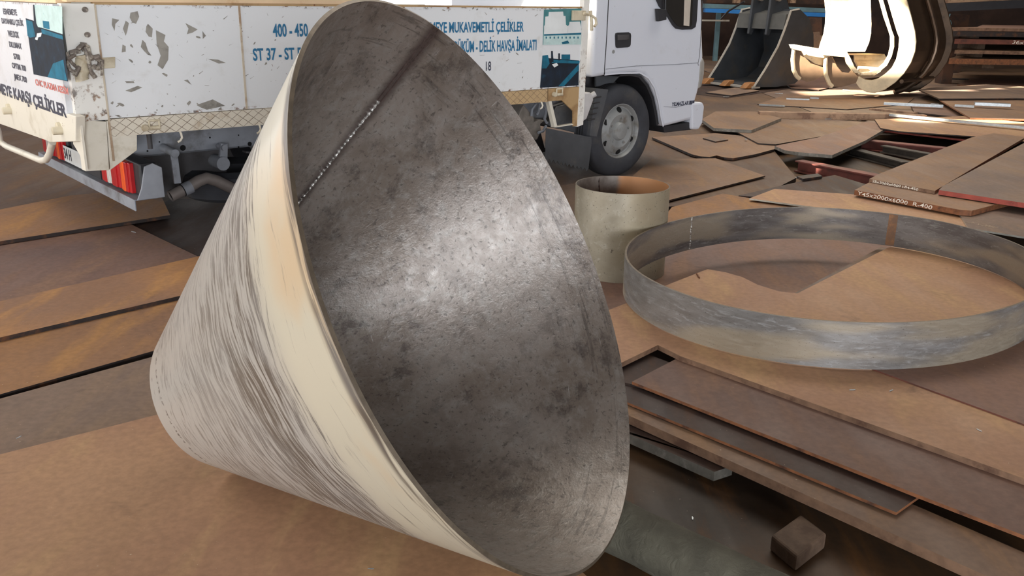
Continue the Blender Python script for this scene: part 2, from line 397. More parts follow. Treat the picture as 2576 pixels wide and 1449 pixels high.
# ---------------- oval ring of flat bar ----------------
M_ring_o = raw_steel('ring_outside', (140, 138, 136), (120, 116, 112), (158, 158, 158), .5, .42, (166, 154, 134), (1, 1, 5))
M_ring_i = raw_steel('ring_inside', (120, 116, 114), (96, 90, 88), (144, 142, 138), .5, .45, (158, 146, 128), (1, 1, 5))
def rr(t): return 1.0547 + .0094 * math.cos(2 * t) + .1004 * math.sin(2 * t)
RC = Vector((1.6447, 4.4465, .18)); RZ = .202
def build_ring():
    root = empty('steel_ring', RC); tag(root, 'large oval steel ring of flat bar standing on the plates at right', 'ring')
    N = 240; th = .010; mb = MB(); vs = []
    for i in range(N):
        a = 2 * math.pi * i / N; r = rr(a); d = Vector((math.cos(a), math.sin(a), 0))
        w_ = .0025 * noise.noise(Vector((math.cos(a) * 3, math.sin(a) * 3, 5)))
        vs += [d * r, d * r + Vector((0, 0, RZ + w_)), d * (r - th) + Vector((0, 0, RZ + w_)), d * (r - th)]
    for i in range(N):
        j = (i + 1) % N
        for k, mi in ((0, 0), (1, 2), (2, 1), (3, 0)):
            k2 = (k + 1) % 4
            mb.add([], []); mb.f.append([i * 4 + k, j * 4 + k, j * 4 + k2, i * 4 + k2]); mb.mi.append(mi); mb.sm.append(k in (0, 2))
    mb.v = vs
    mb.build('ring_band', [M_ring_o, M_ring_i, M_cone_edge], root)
    # vertical weld on the far left inner wall, burnt strip on the far right inner wall
    def ang_for(px, py, z):
        p = P(px, py, z) - RC; return math.atan2(p.y, p.x)
    a = ang_for(1749, 548, .18 + RZ); r = rr(a) - th; d = Vector((math.cos(a), math.sin(a), 0)); tg = Vector((-d.y, d.x, 0))
    mb = MB(); path = []; rad = []
    for k in range(60):
        z = .006 + (RZ - .008) * k / 59; path.append(d * r + Vector((0, 0, z)) + tg * .004 * noise.noise(Vector((z * 30, 0, 0)))); rad.append(.0045 + .003 * noise.noise(Vector((z * 90, 3, 0))))
    mb.tube(path, rad, 8); mb.build('weld_seam', M_weld, root)
    a = ang_for(2256, 534, .18 + RZ); mb = MB()
    pts = []
    for k in range(5):
        aa = a + (k / 4 - .5) * .045; pts.append((aa, rr(aa) - th - .0012))
    for k in range(4):
        q = [Vector((math.cos(pts[k + m][0]) * pts[k + m][1], math.sin(pts[k + m][0]) * pts[k + m][1], z)) for m, z in ((0, .004), (1, .004), (1, RZ - .004), (0, RZ - .004))]
        mb.add(q, [(0, 1, 2, 3)])
    o = mb.build('rusty_strip', M_strip, root); o['label'] = 'vertical rust-brown strip on the inner wall'
M_strip = flat('rusty_strip', (138, 98, 66), .7, .1, .2, 20, (110, 84, 66), (.4, .6), 12)
build_ring()

# ---------------- short tube standing behind the ring ----------------
M_cyl_o = raw_steel('tube_outside', (156, 149, 134), (136, 128, 112), (170, 165, 152), .3, .45, (156, 144, 120))
t = NT('tube_inside'); ov = t.tc.outputs['Object']; sx = t.sep(ov); nb = t.noise(ov, 7, 5, .6)
cc = t.mix(t.ramp(nb, .4, .6), lin((128, 122, 116)), lin((100, 92, 86)))
cc = t.mix(t.math('MULTIPLY', t.ramp(t.math('ADD', sx[0], t.math('MULTIPLY', nb, .06)), .02, .06), .85), cc, lin((176, 124, 80)))
M_cyl_i = t.set(cc, .45, .3)
def build_tube():
    root = empty('steel_tube', (.638, 5.171, .055)); tag(root, 'short wide steel tube standing upright behind the ring', 'tube')
    Rr, h, th = .275, .52, .007; mb = MB()
    mb.lathe([(Rr, 0), (Rr, h)], (0, 0, 0), (0, 0, 1), (1, 0, 0), 96, 0)
    mb.lathe([(Rr - th, h), (Rr - th, 0)], (0, 0, 0), (0, 0, 1), (1, 0, 0), 96, 1)
    mb.lathe([(Rr, h), (Rr - th, h)], (0, 0, 0), (0, 0, 1), (1, 0, 0), 96, 2)
    mb.lathe([(Rr - th, 0), (Rr, 0)], (0, 0, 0), (0, 0, 1), (1, 0, 0), 96, 2)
    mb.build('tube_wall', [M_cyl_o, M_cyl_i, M_cone_edge], root, merge=True)
    a = R(115); path = []; rad = []
    for k in range(50):
        z = .02 + (h - .03) * k / 49; path.append(Vector((math.cos(a), math.sin(a), 0)) * (Rr - th) + Vector((.003 * math.sin(k * .5), 0, z))); rad.append(.004 + .002 * math.sin(k * 1.9))
    MB().tube(path, rad, 8).build('weld_seam', M_beadark, root)
build_tube()
# ---------------- ground and steel plates ----------------
def plate(label, px, z, th, top, edge, writing=None, name='steel_plate', cat='steel plate', world=False):
    pts = [Vector((a[0], a[1], z)) for a in px] if world else [P(a[0], a[1], z) for a in px]
    mb = MB(); mb.prism(pts, (0, 0, -th), 0, 1)
    o = mb.build(name, [top, edge]); tag(o, label, cat)
    return o
def chalk(parent, txt, p0, p1, z0, z1, zl, face, mat=None, off=-.004):
    """hand lettering on the side face of a plate: p0 -> p1 pixels along its upper edge at height zl"""
    a = P(p0[0], p0[1], zl); b = P(p1[0], p1[1], zl); xd = (b - a).normalized(); mb = MB()
    nrm = xd.cross(Vector((0, 0, 1)))
    lettering(mb, txt, a + nrm * .0025 + Vector((0, 0, z0 - zl)), xd, (0, 0, 1), (b - a).length, z1 - z0, 0, off, .12, .09)
    mb.v = [v - parent.location for v in mb.v]
    o = mb.build('chalk_writing', mat or M_chalk, parent); return o

g = MB(); g.add([(-40, -14, 0), (40, -14, 0), (40, 60, 0), (-40, 60, 0)], [(0, 1, 2, 3)])
tag(g.build('floor', M_ground, origin=(0, 0, 0)), kind='structure')

# base plates the truck stands on (top 0.10)
plate('wide rusty floor plate that the truck stands on', [(-9, 5.75), (-1.2, 5.75), (.6, 6.5), (1.9, 7.0), (2.55, 8.0), (2.9, 10.4), (4.3, 13.0), (4.3, 24), (-9, 24)], .10, .04, M_base, M_edge, world=True)
plate('big brown floor plate around the excavator bucket and the far scrap', [(4.32, 11.9), (7.4, 11.4), (14, 11.4), (14, 26.9), (4.32, 26.9)], .10, .04, M_grey, M_edge, world=True)
plate('rusty floor plate far right in front of the plate stacks', [(5.5, 8.5), (9, 7.5), (14, 7.5), (14, 11.35), (7.4, 11.35), (6.1, 11.5)], .095, .04, M_brown, M_edge, world=True)

# ---- left: planks of plate running under the truck's tail
plate('leftmost rusty plate nearest the truck tail lamp, orange-brown', [(-260, 590), (0, 527), (175, 492), (395, 470), (428, 541), (0, 607), (-300, 655)], .160, .022, M_orange, M_edge)
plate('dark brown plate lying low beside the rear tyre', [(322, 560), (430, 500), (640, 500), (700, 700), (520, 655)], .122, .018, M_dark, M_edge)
plate('reddish-brown plate with a slanting end, second row from the tail lamp', [(-340, 665), (0, 609), (325, 562), (500, 646), (0, 762), (-380, 850)], .135, .020, M_red, M_edge)
plate('plate with a bright orange near edge, left of the cone', [(-420, 850), (0, 758), (520, 640), (530, 733), (462, 742), (0, 849), (-480, 960)], .178, .020, M_orange, M_edge)
plate('yellowish rusty plate left of the cone, above the widest dark gap', [(-500, 960), (0, 858), (460, 752), (560, 735), (560, 850), (395, 880), (0, 992), (-560, 1130)], .158, .020, M_orange, M_edge)
plate('greyish plate strip left of the small end of the cone', [(-580, 1140), (0, 1003), (400, 893), (560, 860), (560, 1010), (395, 1043), (0, 1143), (-600, 1290)], .160, .020, M_grey, M_edge)
plate('broad tan plate that the cone lies on, bottom left corner', [(-620, 1295), (0, 1143), (395, 1043), (560, 1000), (900, 900), (1100, 1000), (1300, 1260), (1420, 1400), (1500, 1470), (1500, 1640), (-400, 1700)], .180, .030, M_tan, M_edge)

# ---- under the ring
plate('low reddish plate seen inside the far half of the ring', [(1430, 640), (1500, 600), (1560, 545), (2360, 560), (2420, 640), (2200, 780), (1900, 800), (1560, 860), (1430, 800)], .054, .02, M_red, M_edge)
plate('big orange-tan plate with a wavy edge and square notch under the ring',
      [(1440, 830), (1500, 792), (1575, 763), (1665, 722), (1780, 677), (1825, 685), (1868, 697), (1905, 716), (1960, 733), (2006, 738), (2230, 625), (2300, 600), (2700, 760), (2900, 1050), (2900, 1327), (2576, 1204), (1712, 896), (1655, 868), (1560, 914), (1470, 955)],
      .174, .022, M_tan, M_edge_b)
plate('plate showing a slim strip between the two plates inside the ring', [(1990, 742), (2215, 622), (2330, 640), (2200, 735)], .150, .02, M_grey, M_edge_b)
plate('reddish plate with a red near edge, right of the ring front', [(2193, 927), (2250, 880), (2440, 800), (2640, 740), (3000, 800), (3000, 1240), (2576, 1067)], .180, .0055, M_red, M_edge_dr)

# ---- the stack of long plates at lower right
plate('long reddish-brown plate on top of the lower right stack', [(1590, 960), (1712, 897), (2620, 1217), (3060, 1372), (3060, 1562), (2576, 1347), (2298, 1240)], .151, .012, M_red, M_edge_o)
plate('dark narrow plate with an orange rusty edge, second in the lower right stack', [(1500, 940), (1560, 905), (2345, 1225), (2255, 1289), (1581, 1013), (1480, 975)], .128, .010, M_dark, M_edge_o)
plate('thick long plate with a light brown side, third in the lower right stack', [(1480, 985), (1560, 950), (2900, 1530), (2820, 1600), (1581, 1045), (1480, 1010)], .112, .034, M_brown, M_edge_b)
plate('thick dark plate end with a grey cut side, lowest in the lower right stack', [(1480, 1060), (1580, 1040), (1843, 1172), (1797, 1187), (1583, 1093), (1480, 1052)], .070, .036, M_dark, M_edge_g)
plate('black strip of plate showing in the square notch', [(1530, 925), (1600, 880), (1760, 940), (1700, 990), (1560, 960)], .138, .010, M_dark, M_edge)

# dusty round bar lying on the ground + wooden block
def round_bar():
    a = P(1430, 1265, .085); b = P(2240, 1660, .085); mb = MB(); n = 60; path = []; rad = []
    for k in range(n):
        f = k / (n - 1); path.append(a.lerp(b, f)); rad.append(.082 + .004 * noise.noise(Vector((f * 9, 2, 0))))
    mb.tube(path, rad, 40)
    t = NT('dusty_green_grey'); v = t.vmap(t.tc.outputs['Object'], rand=True); nn = t.noise(v, 7, 6, .6, .4); fn = t.noise(v, 26, 6, .65, .8)
    c = t.mix(t.ramp(nn, .35, .65), lin((96, 93, 80)), lin((80, 77, 66))); c = t.mix(t.ramp(fn, .5, .7, 0, .35), c, lin((112, 108, 94)))
    t.bump(fn, .5, .02)
    o = mb.build('round_bar', t.set(c, .85)); tag(o, 'thick dusty grey-green round bar on the ground at the bottom right of the cone', 'steel bar')
round_bar()
def wood_block():
    a = P(1935, 1385, .0); b = P(2010, 1330, .0); c = P(2065, 1395, .0); xd = (b - a); yd = (P(2000, 1440, 0) - a)
    mb = MB(); mb.prism([a, a + xd, a + xd + yd, a + yd], (0, 0, .055))
    o = mb.build('timber_block', M_wood, bevel=.008); tag(o, 'small wooden block on the dark ground below the lower right stack', 'timber block')
wood_block()

# ---- middle right field
plate('flat tan plate with a bright cut near edge, just behind the ring', [(1885, 499), (1949, 475), (2190, 492), (2470, 520), (2470, 590), (2436, 573), (2036, 519)], .150, .012, M_tan, M_edge_w)
o = plate('plate with faint chalk lettering and a bright near edge, far right behind the ring', [(2410, 533), (2457, 507), (2700, 532), (2700, 616), (2436, 573)], .163, .012, M_grey, M_edge_w)
mb = MB(); a = P(2268, 560, .151)
def top_writing(parent, txt, p0, p1, z, h, off=-.01):
    a = P(p0[0], p0[1], z); b = P(p1[0], p1[1], z); xd = (b - a).normalized(); yd = Vector((0, 0, 1)).cross(xd); mb = MB()
    lettering(mb, txt, a + Vector((0, 0, .0015)), xd, yd, (b - a).length, h, 0, off, .2, .06); mb.v = [v - parent.location for v in mb.v]
    mb.build('chalk_writing', M_faint, parent)
M_faint = flat('faint_chalk', (176, 158, 138), .9)
top_writing(o, '25 x 2060', (2432, 560), (2500, 574), .163, .05)
plate('orange-brown triangular plate between the tube and the ring', [(1660, 560), (1690, 521), (1818, 487), (1890, 499), (2040, 521), (1980, 545), (1800, 560)], .125, .012, M_orange, M_edge)
o = plate('thick rust-red plate with chalked size on its side, below the topmost plates at right', [(2150, 478), (2188, 458), (2420, 470), (2560, 500), (2445, 530), (2415, 528)], .206, .040, M_brown, M_edge_o)
o['label'] = 'thick plate whose rusty side is chalked 45x2000x6000 R-400'
chalk(o, 'Y45x2000x6000  R-400', (2158, 479.5), (2346, 515), .172, .201, .206, None, None, .006)
o = plate('long plate chalked 25x2060x6000 H-450 on its near edge', [(2187, 450), (2212, 437), (2443, 346), (2500, 335), (2580, 345), (2352, 480)], .235, .027, M_brown, M_edge_b)
chalk(o, '25x2060x6000 HH-450', (2195.2, 451.5), (2310.8, 472.5), .2125, .2315, .235, None, None, .012)
plate('large plate with a red painted near edge at the right border', [(2362, 478), (2372, 468), (2600, 347), (2900, 375), (2900, 560)], .250, .036, M_grey, M_edge_r)

# pit with girders
def girder(label, px0, px1, z, wdt, h, mat, name='steel_girder'):
    a = P(*px0, z); b = P(*px1, z); d = (b - a); d.z = 0; d.normalize(); n = Vector((-d.y, d.x, 0)); mb = MB(); t_ = .012
    sec = [(0, 0), (wdt, 0), (wdt, -t_), (wdt / 2 + t_ / 2, -t_), (wdt / 2 + t_ / 2, -h + t_), (wdt, -h + t_), (wdt, -h), (0, -h), (0, -h + t_), (wdt / 2 - t_ / 2, -h + t_), (wdt / 2 - t_ / 2, -t_), (0, -t_)]
    mb.prism([a + n * u + Vector((0, 0, v)) for u, v in sec], b - a)
    return tag(mb.build(name, mat), label, 'girder')
M_redp = flat('red_oxide_paint', (116, 62, 54), .6, .0, .2, 8, (84, 50, 42), (.45, .7), 5)
M_girder = flat('dusty_grey_girder', (74, 68, 62), .7, .1, .2, 8, (50, 44, 40), (.5, .7), 5)
girder('red painted girder along the far side of the dark pit', (2165, 352), (2420, 378), .12, .14, .11, M_redp)
girder('red painted girder along the near side of the dark pit', (2000, 404), (2220, 446), .12, .12, .11, M_redp)
girder('grey dusty girder lying in the dark pit', (2130, 372), (2270, 408), .085, .12, .08, M_girder)
girder('short grey girder end in the back of the dark pit', (2215, 366), (2360, 392), .10, .10, .08, M_girder)
plate('brown plate sticking out over the dark pit with a grey near edge', [(1949, 367), (1974, 378), (2009, 383), (2094, 390), (2178, 353), (2262, 303), (2178, 306), (2060, 345)], .165, .033, M_red, M_edge_g)
plate('plate coloured dark for the shade between the tube and the dark pit', [(1858, 492), (1960, 468), (2002, 459), (2100, 440), (2200, 470), (2170, 500), (2060, 508)], .12, .015, M_dark, M_edge)  # truck's shade put into the plate as a darker rust colour
plate('tiny dark offcut standing out beside the near red girder', [(2004, 443), (2057, 436), (2069, 443), (2020, 450)], .145, .02, M_edge, M_edge)
plate('big brown plate behind the tube with a shaded right edge', [(1560, 470), (1640, 400), (1800, 398), (1925, 442), (1684, 503), (1600, 540)], .124, .012, M_brown, M_edge)
plate('plate with a wavy torch-cut near edge, right of the front wheel', [(1640, 345), (1740, 388), (1760, 393), (1785, 395), (1803, 391), (1822, 396), (1845, 398), (1900, 388), (1949, 375), (1949, 366), (1900, 345), (1800, 335)], .130, .022, M_brown, M_edge)
plate('brown plate wedge right of the wavy plate', [(1850, 330), (1907, 360), (1952, 363), (2066, 343), (2178, 306), (2075, 300), (1960, 300)], .146, .014, M_brown, M_edge)
plate('plate with a thick grey near edge in front of the truck bumper', [(1765, 300), (1796, 322), (1891, 327), (1966, 297), (1900, 280), (1800, 280)], .184, .036, M_brown, M_edge_g)
plate('narrow reddish plate under the long thick beam', [(1985, 298), (2014, 306), (2075, 319), (2185, 300), (2100, 290)], .120, .012, M_red, M_edge)
plate('tan plate behind the pit, in the patch of sun', [(2200, 300), (2215, 322), (2260, 330), (2440, 342), (2700, 368), (2700, 320), (2420, 292)], .182, .013, M_tan, M_edge)
plate('plate with a dark near edge left of the sun patch', [(2205, 326), (2225, 318), (2440, 345), (2436, 352)], .129, .02, M_red, M_edge_r)

def bar(label, a, b, z, wdt, h, mat, name='steel_bar', cat='bar', bevel=0):
    A_ = P(*a, z); B_ = P(*b, z); d = (B_ - A_).normalized(); n = Vector((-d.y, d.x, 0)); mb = MB()
    mb.prism([A_, B_, B_ + n * wdt, A_ + n * wdt], (0, 0, h)); return tag(mb.build(name, mat, bevel=bevel), label, cat)
M_beam = flat('weathered_beam', (158, 128, 104), .75, .0, .18, 5, (120, 92, 74), (.45, .6), 6)
bar('long thick weathered beam lying across the middle of the plate field', (1911, 298), (2330, 306), .135, .14, .085, M_beam, 'beam', 'beam', .004)
bar('long thin bright bar running to the right border', (2236, 292), (2640, 331), .200, .05, .03, M_bar)
bar('bright thin bar just left of the tipped plate corner', (2223, 264), (2372, 271), .15, .06, .04, M_bar)
bar('short bright bar on the tipped plate', (2401, 268), (2450, 271), .215, .05, .03, M_bar)
bar('longer bright bar behind the short one on the tipped plate', (2452, 265), (2542, 269), .235, .09, .04, M_bar)
bar('bright white strip on the floor right of the truck bumper', (1909, 265), (1974, 269), .112, .05, .02, M_bar)
bar('bright white strip below the curved scoop tip', (1978, 250), (2036, 252), .112, .05, .02, M_bar)
bar('shortest white strip, right of the one below the scoop tip', (2038, 248), (2060, 249), .112, .05, .02, M_bar)
bar('flat wooden lath behind the long beam', (2186, 277), (2300, 289), .15, .10, .03, M_beam, 'lath', 'lath')
plate('tipped plate whose corner points left, far right', [(2312, 226), (2340, 221), (2480, 212), (2740, 228), (2740, 250), (2560, 247), (2363, 248)], .230, .02, M_grey, M_edge)
plate('second plate under the tipped one, with a cut left side', [(2363, 251), (2560, 249), (2760, 258), (2760, 305), (2442, 297)], .200, .018, M_brown, M_edge_o)
plate('low plate below the second tipped plate', [(2290, 262), (2380, 262), (2460, 300), (2300, 282)], .13, .02, M_red, M_edge)
plate('faint plate in the middle of the far floor', [(1905, 262), (1985, 236), (2150, 232), (2300, 246), (2280, 262), (2130, 275)], .112, .011, M_brown, M_edge)
plate('thin plate right of the bumper with a narrow shadow', [(1775, 232), (1840, 240), (1910, 228), (1860, 218)], .128, .016, M_grey, M_edge)
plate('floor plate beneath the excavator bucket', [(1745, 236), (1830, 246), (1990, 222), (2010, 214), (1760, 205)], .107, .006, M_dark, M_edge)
plate('far floor plate between bucket and scoop', [(1990, 222), (2060, 226), (2120, 214), (2080, 196), (1960, 196)], .122, .012, M_red, M_edge)
plate('far right floor plate before the stacks, upper', [(2380, 196), (2420, 180), (2576, 172), (2800, 176), (2800, 200), (2500, 200)], .13, .02, M_brown, M_edge)
plate('far right floor plate before the stacks, lower', [(2408, 213), (2440, 199), (2700, 200), (2700, 214), (2470, 216)], .154, .02, M_red, M_edge_o)
plate('small dull offcut right of the tyre', [(1768, 347), (1790, 343), (1832, 351), (1800, 356)], .144, .012, M_grey, M_edge)
plate('curved dull offcut by the front bumper', [(1750, 300), (1770, 296), (1795, 304), (1790, 312), (1765, 308)], .115, .012, M_dark, M_edge)
bar('dark rod on the plate inside the ring', (1751, 689), (1758, 700), .176, .006, .006, M_edge_o, 'scrap_sliver', 'scrap')

# tiny bright chips of scrap, one mesh copied
CHIP = None
for i, (x, y, z) in enumerate([(1700, 236, .101), (1655, 232, .101), (1968, 236, .113), (2092, 221, .123), (2120, 226, .123), (2078, 300, .147), (1880, 352, .147), (2360, 262, .201), (2500, 214, .155), (2290, 226, .101), (1822, 244, .129), (2010, 449, .101), (940, 1430, .181), (52, 1097, .181), (330, 583, .136), (2240, 985, .175), (2470, 1085, .175), (2150, 980, .175), (1740, 1300, .001)]):
    p = P(x, y, z)
    if CHIP is None:
        mb = MB(); mb.prism([(0, 0, 0), (.05, .004, 0), (.062, .016, 0), (.02, .024, 0), (-.006, .012, 0)], (0, 0, .004)); CHIP = mb.build('scrap_chip', M_bar, origin=(0, 0, 0)); o = CHIP
    else:
        o = CHIP.copy(); COL.objects.link(o)
    s_ = max(.25, min(2.2, p.y / 8)); o.scale = (s_, s_ * .7, s_); o.location = p; o.rotation_euler = (0, 0, i * 1.3)
    tag(o, 'tiny pale chip of scrap lying loose on the steel floor plates', 'scrap chip', 'tiny pale scrap chips scattered on the plates')
# ---------------- flatbed truck ----------------
TR = empty('flatbed_truck', TO, (0, 0, math.atan2(TDX.y, TDX.x)))
tag(TR, 'dirty white flatbed truck with lettered side boards parked behind the cone', 'truck')
def paint(name, rgb, dirt=(150, 140, 122), amt=(.52, .75), rough=.4, zr=None, ds=5, spec=.5, rustc=(120, 72, 36)):
    """old white paint: dust film, small chips; zr = list of (z, halfwidth) lines where rust gathers"""
    t = NT(name); v = t.vmap(t.tc.outputs['Object']); c = lin(rgb)
    c = t.mix(t.ramp(t.noise(v, ds, 6, .65, .3), amt[0], amt[1], 0, .7), c, lin(dirt))
    ch = t.noise(v, 28, 5, .7, .3); zone = t.noise(v, 3.5, 3, .5)
    m = t.math('MULTIPLY', t.ramp(ch, .66, .69), t.ramp(zone, .48, .6))
    if zr:
        z = t.sep(t.tc.outputs['Object'])[2]
        for z0, hw in zr:
            k = t.ramp(t.math('ABSOLUTE', t.math('SUBTRACT', z, z0)), 0, hw, 1, 0)
            m = t.math('MAXIMUM', m, t.math('MULTIPLY', k, t.ramp(t.noise(v, 16, 6, .75), .50, .60)))
    c = t.mix(m, c, t.mix(t.ramp(t.noise(v, 9, 3), .4, .6), lin(rustc), lin((92, 82, 76))))
    t.bump(t.math('ADD', t.math('MULTIPLY', zone, .3), t.math('MULTIPLY', m, -.2)), .15, .01)
    return t.set(c, rough, 0, spec)
P_side = paint('side_board_paint', (222, 224, 226), (196, 194, 188), (.55, .8), .42, [(.60, .02), (0.005, .016)])
P_tail = paint('tail_board_paint', (206, 208, 214), (180, 178, 174), (.5, .75), .42, [(.60, .012)])
P_cream = paint("cream_paint", (216, 210, 196), (170, 158, 132), (.52, .76), .45)
P_cream_r = paint('cream_paint_rusty', (206, 196, 172), (150, 132, 104), (.45, .68), .5, [(.0, .012), (.1, .014)])
P_post = paint('post_paint', (226, 224, 218), (206, 198, 186), (.55, .8), .45, [(.86, .36), (.92, .2)], rustc=(140, 104, 72))
M_exh = flat('exhaust_metal', (124, 116, 112), .6, .2, .1, 8)
P_seam = paint('rusty_seam', (196, 184, 164), (142, 106, 72), (.46, .62), .5)
P_tan = paint('stained_tan_paint', (176, 146, 104), (130, 96, 60), (.45, .65), .55, [(.0, .012), (.1, .01)])
P_cab = paint('cab_paint', (204, 208, 218), (176, 174, 172), (.58, .85), .28, None, 2.5)
M_cablow = P_cab
M_chas = flat('chassis_paint', (138, 142, 150), .6, .1, .12, 5, (104, 104, 106), (.5, .7), 4)
M_chas_d = flat('chassis_dark', (76, 74, 76), .7, .1, .15, 5, (54, 50, 50), (.5, .7), 4)
M_black = flat('black_plastic', (38, 38, 42), .5, 0, .15, 8)
M_hole = flat('hole_black', (10, 10, 12), .9)
M_rubber = flat('tyre_rubber', (50, 52, 58), .8, 0, .15, 9, (70, 68, 66), (.5, .75), 5)
M_flap = flat('mud_flap_rubber', (72, 74, 78), .75, 0, .12, 6, (96, 94, 92), (.5, .75), 4)
M_rim = flat('wheel_paint', (140, 142, 142), .5, .2, .1, 8, (112, 106, 98), (.5, .7), 7)
M_grime = flat('grimy_metal', (116, 106, 98), .6, .1, .3, 25, (182, 174, 160), (.5, .62), 20)
M_redl = flat('red_lens', (176, 30, 34), .2, 0, .1); M_oral = flat('amber_lens', (232, 92, 30), .2, 0, .1); M_whl = flat('clear_lens', (200, 196, 190), .2, 0, .1)
M_txt_blue = flat('blue_lettering', (28, 108, 150), .5, 0, .1, 8, (190, 204, 214), (.66, .72), 30)
M_txt_navy = flat('navy_lettering', (42, 46, 66), .5, 0, .1); M_txt_red = flat('red_lettering', (196, 108, 100), .5, 0, .1)
M_bare = flat('peeled_patch', (150, 146, 138), .6, .1, .1, 10, (120, 116, 110), (.5, .7), 12)
M_teal = flat('print_teal', (14, 98, 124), .8, 0, .25, 12); M_tealD = flat('print_dark_teal', (10, 26, 42), .8, 0, .4, 14, (14, 56, 76), (.58, .75), 14)
M_tealL = flat('print_pale_teal', (186, 210, 208), .7, 0, .08, 20, (150, 190, 190), (.6, .7), 25); M_prW = flat('print_white', (222, 226, 226), .45, 0, .05)
M_tealM = flat('print_mid_green', (66, 128, 132), .45, 0, .15, 12)
t = NT('tread_rail_paint'); s_ = t.sep(t.tc.outputs['Object']); x_, z_ = s_[0], s_[2]
a1 = t.math('ABSOLUTE', t.math('SUBTRACT', t.math('FRACT', t.math('ADD', t.math('MULTIPLY', x_, 14.5), t.math('MULTIPLY', z_, 20))), .5))
a2 = t.math('ABSOLUTE', t.math('SUBTRACT', t.math('FRACT', t.math('SUBTRACT', t.math('MULTIPLY', x_, 14.5), t.math('MULTIPLY', z_, 20))), .5))
ln = t.math('MAXIMUM', t.ramp(a1, .06, .02, 0, 1), t.ramp(a2, .06, .02, 0, 1)); ln = t.math('MULTIPLY', t.ramp(t.math('MINIMUM', a1, a2), .015, .06, 1, 0), 1)
vv = t.tc.outputs['Object']; base = t.mix(t.ramp(x_, -2.6, -1.6), lin((214, 206, 190)), lin((186, 158, 118)))
base = t.mix(t.ramp(t.noise(vv, 10, 5, .65), .5, .7, 0, .6), base, lin((166, 140, 108)))
c = t.mix(t.math('MULTIPLY', ln, t.ramp(t.noise(vv, 14, 3), .35, .6, .35, .9)), base, lin((112, 92, 74))); t.bump(ln, .5, .004)
M_tread = t.set(c, .5)

def SP(pts, Y): return [Vector((S(x, y, Y)[0], Y, S(x, y, Y)[1])) for x, y in pts]
def TP(pts, X): return [Vector((X, T(x, y, X)[0], T(x, y, X)[1])) for x, y in pts]
XR, XF, ZB, ZT, WID = -4.50, -.68, .835, 1.437, 2.16

# deck and boards
deck = MB().box(XR + .06, XF, .03, WID - .03, .765, .83).build('cargo_deck', M_chas_d, TR)
# near side board with peeled patches (flakes are part of its skin)
mb = MB(); mb.box(-4.335, XF + .01, 0, .028, ZB - ZB, ZT - ZB)
def flake(cx, cy, r, n=9, ex=1.0, rot=0, seed=0):
    rnd = random.Random(seed); X, Z = S(cx, cy, 0); k = r / 320.0
    pts = []
    for i in range(n):
        a = 2 * math.pi * i / n; q = k * (.55 + .75 * rnd.random()); u, v = math.cos(a) * q * ex, math.sin(a) * q
        pts.append(Vector((X + u * math.cos(rot) - v * math.sin(rot), -.0012, Z - ZB + u * math.sin(rot) + v * math.cos(rot))))
    mb.add(pts, [tuple(range(n))], 1)
def fpoly(px): mb.add([Vector((S(x, y)[0], -.0012, S(x, y)[1] - ZB)) for x, y in px], [tuple(range(len(px)))], 1)
fpoly([(372, 60), (384, 72), (382, 94), (374, 92), (366, 80), (368, 66)]); fpoly([(392, 76), (416, 88), (412, 104), (424, 118), (423, 150), (409, 174), (396, 164), (404, 140), (394, 110)])
fpoly([(358, 100), (366, 108), (372, 128), (381, 140), (372, 138), (362, 128), (354, 118)]); fpoly([(466, 58), (497, 74), (484, 82), (470, 86), (474, 72)])
fpoly([(282, 46), (300, 50), (290, 60), (288, 78), (281, 62)]); fpoly([(316, 52), (324, 58), (320, 78), (316, 90), (309, 72)]); fpoly([(328, 32), (346, 28), (350, 42), (342, 60), (332, 56), (326, 44)])
fpoly([(494, 264), (535, 250), (566, 266), (520, 276), (504, 270)]); fpoly([(315, 228), (346, 216), (358, 220), (330, 232)]); fpoly([(314, 204), (336, 204), (338, 209), (318, 209)])
fpoly([(509, 78), (518, 90), (510, 98)]); fpoly([(462, 202), (472, 200), (482, 214), (470, 206)]); fpoly([(523, 148), (548, 150), (568, 158), (550, 160)]); fpoly([(308, 112), (316, 116), (316, 130), (306, 132)])
for i in range(34):
    rnd = random.Random(i + 50); flake(rnd.uniform(262, 735), rnd.choice([rnd.uniform(22, 290), rnd.uniform(258, 292)]), rnd.uniform(.8, 2.6), 6, rnd.uniform(1, 3), rnd.uniform(-1, 1), i)
for i in range(60):
    rnd = random.Random(i + 400); x_ = rnd.choice([rnd.uniform(262, 735), rnd.uniform(262, 735), rnd.uniform(1110, 1360)]); y_ = rnd.uniform(22, 215); dx, dy = rnd.uniform(-14, 14), rnd.uniform(-9, 9); fpoly([(x_, y_), (x_ + dx, y_ + dy), (x_ + dx * .8, y_ + dy + .9), (x_, y_ + 1.0)])
for i in range(26):
    rnd = random.Random(i + 150); flake(rnd.uniform(1110, 1462), rnd.choice([rnd.uniform(20, 26), rnd.uniform(24, 215)]), rnd.uniform(.8, 2.2), 6, rnd.uniform(1, 3), rnd.uniform(-1, 1), i + 90)
side = mb.build('side_board', [P_side, M_bare], TR, origin=(0, 0, ZB), local=True)
mb = MB()
for px in (601,): X = S(px, 15)[0]; mb.box(X - .006, X + .006, -.004, .0, ZB, ZT)
mb.build('board_seam', P_seam, TR)
mb = MB(); mb.box(-4.338, -4.328, -.013, .0, .60, ZT)
mb.build('post_seam', P_seam, TR)
